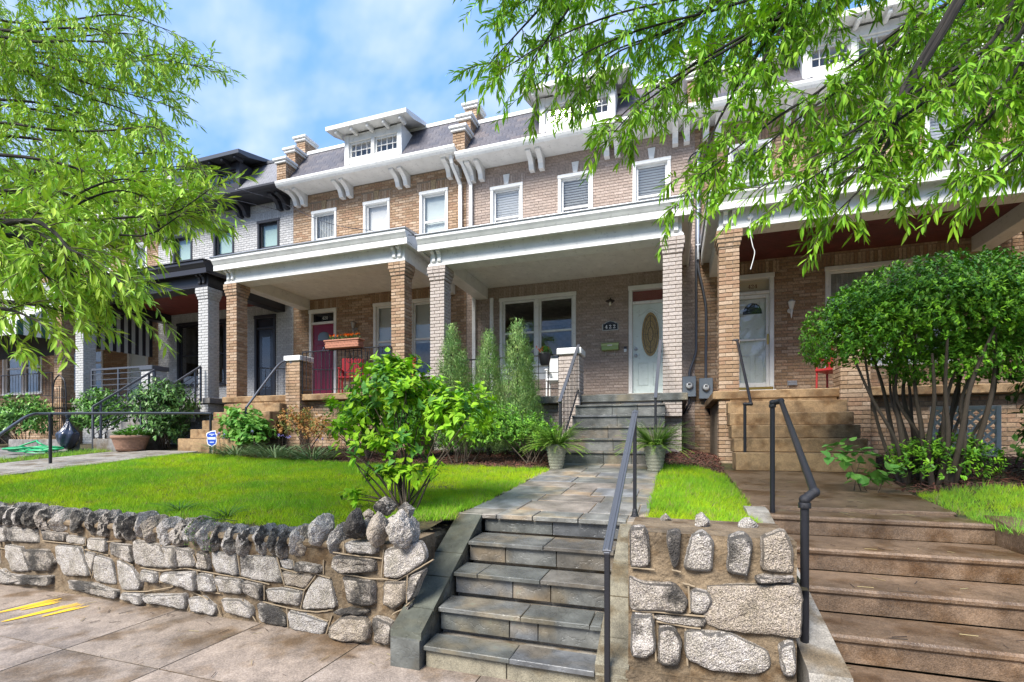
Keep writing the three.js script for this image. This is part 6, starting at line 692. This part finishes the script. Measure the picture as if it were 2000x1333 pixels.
{ const t = thing('window_box', 'terracotta trough of orange marigolds resting on the 420 porch railing', 'planter', [-6.84, 3.47, -8.92]); part(t, 'trough', join([cb(-0.43, 0.43, 0, 0.17, -0.10, 0.10, 0.012), cb(-0.44, 0.44, 0.055, 0.07, -0.105, 0.105, 0.004), cb(-0.44, 0.44, 0.115, 0.13, -0.105, 0.105, 0.004), cb(-0.455, 0.455, 0.15, 0.185, -0.118, 0.118, 0.008)]), M3([0.55, 0.22, 0.13], { roughness: 0.7, map: grainFine })); const Lv = new Leaves(), F = new Leaves(); for (let i = 0; i < 420; i++) Lv.add(V(rr(-0.36, 0.36), 0.17 + rr(0, 0.08), rr(-0.09, 0.09)), rdir().add(V(0, 0.6, 0)), V(0, 1, 0), 0.04, 0.016, shade([0.09, 0.19, 0.05]), SHAPE.oval); for (let i = 0; i < 46; i++) { const c = V(rr(-0.38, 0.36), 0.26 + rr(0, 0.05), rr(-0.09, 0.10)); for (let k = 0; k < 14; k++) F.add(c, rdir().add(V(0, 0.5, 0.3)), V(0, 1, 0), 0.024, 0.018, shade([0.75, 0.20, 0.01], 0.2, 0.3), SHAPE.oval, 0.3); } part(t, 'foliage', Lv.geo(), ML.firm); part(t, 'flowers', F.geo(), ML.firm); }
{ const t = thing('plant_stand', 'black wrought iron plant stand with scrolls under the marigold trough', 'plant stand', [-6.7, 2.51, -9.15]), sc = (x0, s) => tube(Array.from({ length: 16 }, (_, k) => { const a = k * 0.55, r = 0.09 - 0.0045 * k; return [x0 + s * r * Math.cos(a), 0.72 + r * Math.sin(a), 0.1]; }), 0.007, 40, 5); for (const x of [-0.22, 0.22]) for (const z of [-0.1, 0.1]) part(t, 'leg', rod([x, 0, z], [x, 0.92, z], 0.009, 6), M.iron); part(t, 'scrollwork', join([sc(-0.1, 1), sc(0.1, -1), tube([[-0.02, 0.66, 0.1], [-0.08, 0.55, 0.1], [-0.2, 0.45, 0.1]], 0.007, 16, 5), tube([[0.02, 0.66, 0.1], [0.08, 0.55, 0.1], [0.2, 0.45, 0.1]], 0.007, 16, 5), rod([-0.22, 0.92, 0.1], [0.22, 0.92, 0.1], 0.008, 6), rod([-0.22, 0.45, 0.1], [0.22, 0.45, 0.1], 0.007, 6)]), M.iron); }
function chair(label, x, y, z, ry, col) { const t = thing('porch_chair', label, 'chair', [x, y, z], ry), m = M3(col, { roughness: 0.45 }); part(t, 'seat', cb(-0.26, 0.26, 0.40, 0.45, -0.25, 0.27, 0.02), m); part(t, 'backrest', cb(-0.25, 0.25, 0.45, 0.95, -0.28, -0.23, 0.03), m); for (const sx of [-1, 1]) { part(t, 'armrest', cb(sx * 0.25 - 0.035, sx * 0.25 + 0.035, 0.62, 0.66, -0.25, 0.25, 0.012), m); for (const sz of [-1, 1]) part(t, 'leg', rod([sx * 0.24, 0, sz * 0.24], [sx * 0.24, 0.62, sz * 0.22], 0.018, 8), m); } }
chair('red porch chair behind the plant stand on porch 420', -7.35, 2.51, -9.85, 0.5, [0.26, 0.01, 0.016]); chair('red porch chair behind the tan brick column on porch 420', -6.1, 2.51, -10.0, -0.2, [0.26, 0.01, 0.016]); chair('black and red porch chair behind the round evergreen on porch 424', 2.75, 2.31, -10.2, -0.6, [0.26, 0.012, 0.012]); chair('white porch chair behind the dwarf conifers on porch 422', -2.35, 2.31, -10.2, 0.1, [0.62, 0.62, 0.60]);
{ const t = thing('hanging_pot', 'black pot of small flowers hooked on the 422 porch railing', 'flower pot', [-2.32, 2.88, -8.86]); part(t, 'pot', lathe([[0, 0], [0.08, 0], [0.12, 0.2], [0.125, 0.2], [0.125, 0.215], [0.10, 0.2], [0, 0.19]], 0, 0, 0, 20), M.dark); const Lv = new Leaves(), F = new Leaves(); for (let i = 0; i < 180; i++) { const d = rdir(); d.y = Math.abs(d.y); Lv.add(V(d.x * 0.10, 0.2 + d.y * 0.12, d.z * 0.10), d, V(0, 1, 0), 0.05, 0.022, shade([0.10, 0.22, 0.04]), SHAPE.oval); } for (let i = 0; i < 9; i++) { const c = V(rr(-0.14, 0.14), rr(0.24, 0.34), rr(0, 0.14)); for (let k = 0; k < 8; k++) F.add(c, rdir(), V(0, 1, 0), 0.026, 0.02, shade([0.7, 0.16, 0.06], 0.2), SHAPE.oval); } part(t, 'foliage', Lv.geo(), ML.thin); part(t, 'flowers', F.geo(), ML.thin); }
{ const t = thing('striped_side_blind', 'black and white striped hanging blind at the side of the white house porch', 'blind', [-15.72, 4.1, -10.2]); for (let k = 0; k < 16; k++) { const z = 0.82 - k * 0.105; part(t, 'blind_strip', cb(-0.012, 0.012, -0.02 + (k % 2) * 0.01, 1.12, z - 0.102, z, 0.003), k % 2 ? M.dark : M3([0.42, 0.43, 0.41], { roughness: 0.7 })); } }
{ // garden hose coil
  const x = -13.1, z = -6.75, t = thing('garden_hose', 'coiled bright green garden hose on the grey patio', 'hose', [x, gy(x, z) + 0.03, z]), pts = []; for (let k = 0; k < 64; k++) { const a = k * 0.42, r = 0.40 + 0.13 * Math.sin(k * 1.3); pts.push([r * Math.cos(a) * 1.25 + 0.08 * Math.sin(k * 0.31), 0.02 + 0.09 * (k / 64) + 0.04 * Math.abs(Math.sin(k * 0.7)), r * 0.8 * Math.sin(a)]); } part(t, 'hose', tube(pts, 0.018, 420, 7), M3([0.02, 0.33, 0.12], { roughness: 0.4 })); part(t, 'raised_loop', tube(Array.from({ length: 14 }, (_, k) => [-0.05 + 0.42 * Math.cos(k * Math.PI / 7), 0.13 + 0.14 * Math.sin(k * Math.PI / 7), 0.1 * Math.sin(k)]), 0.018, 60, 7, 0.5, true), M3([0.02, 0.33, 0.12], { roughness: 0.4 })); }
{ const t = thing('trash_bag', 'tied dark blue plastic bag hanging by the grey steps', 'bag', [-13.05, 1.28, -7.3]), g = new THREE.SphereGeometry(1, 36, 30), p = g.attributes.position; for (let i = 0; i < p.count; i++) { const x = p.getX(i), y = p.getY(i), z = p.getZ(i), a = Math.atan2(z, x), k = y > 0.1 ? 1 - Math.pow((y - 0.1) / 0.9, 0.6) * 0.8 : 1, w = 1 + 0.22 * Math.sin(a * 7 + y * 4) * (0.4 + Math.max(0, y)) + 0.12 * fbm(x * 3, y * 3, z * 3, 3); p.setXYZ(i, x * 0.21 * k * w, 0.32 + y * 0.34, z * 0.19 * k * w); } g.computeVertexNormals(); part(t, 'bag', flat(g), P3([0.025, 0.032, 0.055], { roughness: 0.25, clearcoat: 0.3 })); part(t, 'tied_top', lathe([[0.02, 0], [0.035, 0.03], [0.015, 0.06], [0.06, 0.13], [0.05, 0.15], [0, 0.1]], 0, 0.62, 0, 9), P3([0.03, 0.038, 0.06], { roughness: 0.3 })); }
{ const t = thing('iron_gate', 'narrow arched black iron gate against the brown brick column', 'gate', [-15.55, 1.6, -8.5]); part(t, 'frame', tube([[-0.27, 0, 0], [-0.27, 1.1, 0], [-0.2, 1.45, 0], [0, 1.6, 0], [0.2, 1.45, 0], [0.27, 1.1, 0], [0.27, 0, 0]], 0.016, 60, 7, 0.3), M.iron); for (let k = -2; k <= 2; k++) part(t, 'picket', rod([k * 0.09, 0, 0], [k * 0.09, 1.32 - Math.abs(k) * 0.06, 0], 0.009, 6), M.iron); for (const y of [0.1, 0.75, 1.0]) part(t, 'crossbar', rod([-0.27, y, 0], [0.27, y, 0], 0.009, 6), M.iron); }
{ const t = thing('low_kerb_wall', 'low grey block kerb behind the coiled hose', 'kerb', [-14.2, 1.15, -7.45]); part(t, 'block', cb(-1.1, -0.01, 0, 0.34, -0.12, 0.12, 0.015), M.greyConc); part(t, 'block', cb(0.01, 1.1, 0, 0.34, -0.12, 0.12, 0.015), M.greyConc); }
{ const t = thing('lattice_panel', 'white diagonal lattice panel in a frame under the right shrubs', 'lattice', [3.5, 1.28, -7.75]); const w = 0.36, h = 0.64; part(t, 'frame', join([cb(-w, -w + 0.05, 0, h, -0.02, 0.02), cb(w - 0.05, w, 0, h, -0.02, 0.02), cb(-w + 0.05, w - 0.05, 0, 0.05, -0.02, 0.02), cb(-w + 0.05, w - 0.05, h - 0.05, h, -0.02, 0.02)]), M.white); for (const s of [-1, 1]) for (let k = -4; k <= 10; k++) { const c = -w + k * 0.115; let a = [c, 0.02], b = [c + (h - 0.04), h - 0.02]; if (a[0] < -w + 0.03) { const d = -w + 0.03 - a[0]; a = [a[0] + d, a[1] + d]; } if (b[0] > w - 0.03) { const d = b[0] - w + 0.03; b = [b[0] - d, b[1] - d]; } if (b[0] - a[0] < 0.05) continue; part(t, 'slat', bar([s * a[0], a[1], s * 0.006], [s * b[0], b[1], s * 0.006], 0.010, 0.032), M.white); } }
{ const t = thing('dryer_vent', 'small grey wall vent low on the 424 porch wall', 'vent', [2.30, 2.62, Z0 + 0.006]); part(t, 'hood', prof([[0, 0.08], [0.06, 0.05], [0.06, 0], [0, 0]], -0.075, 0.075), M.steel); part(t, 'flange', cb(-0.09, 0.09, -0.01, 0.095, -0.004, 0.004, 0.002), M.steel); }
{ const t = thing('loose_cable', 'white cable dangling from the round fitting on the 424 porch frieze', 'cable', [1.18, 5.2, -8.98]); part(t, 'fitting', lathe([[0, 0.03], [0.04, 0.028], [0.05, 0]], 0, 0, 0, 16).rotateX(Math.PI / 2), M.white); part(t, 'cable', tube([[0, 0, 0.02], [-0.01, -0.25, 0.03], [0.03, -0.5, 0.03], [0.06, -0.62, 0.02], [0.0, -0.88, 0.02]], 0.007, 30, 5), M.white); }

renderer.render(scene, camera);
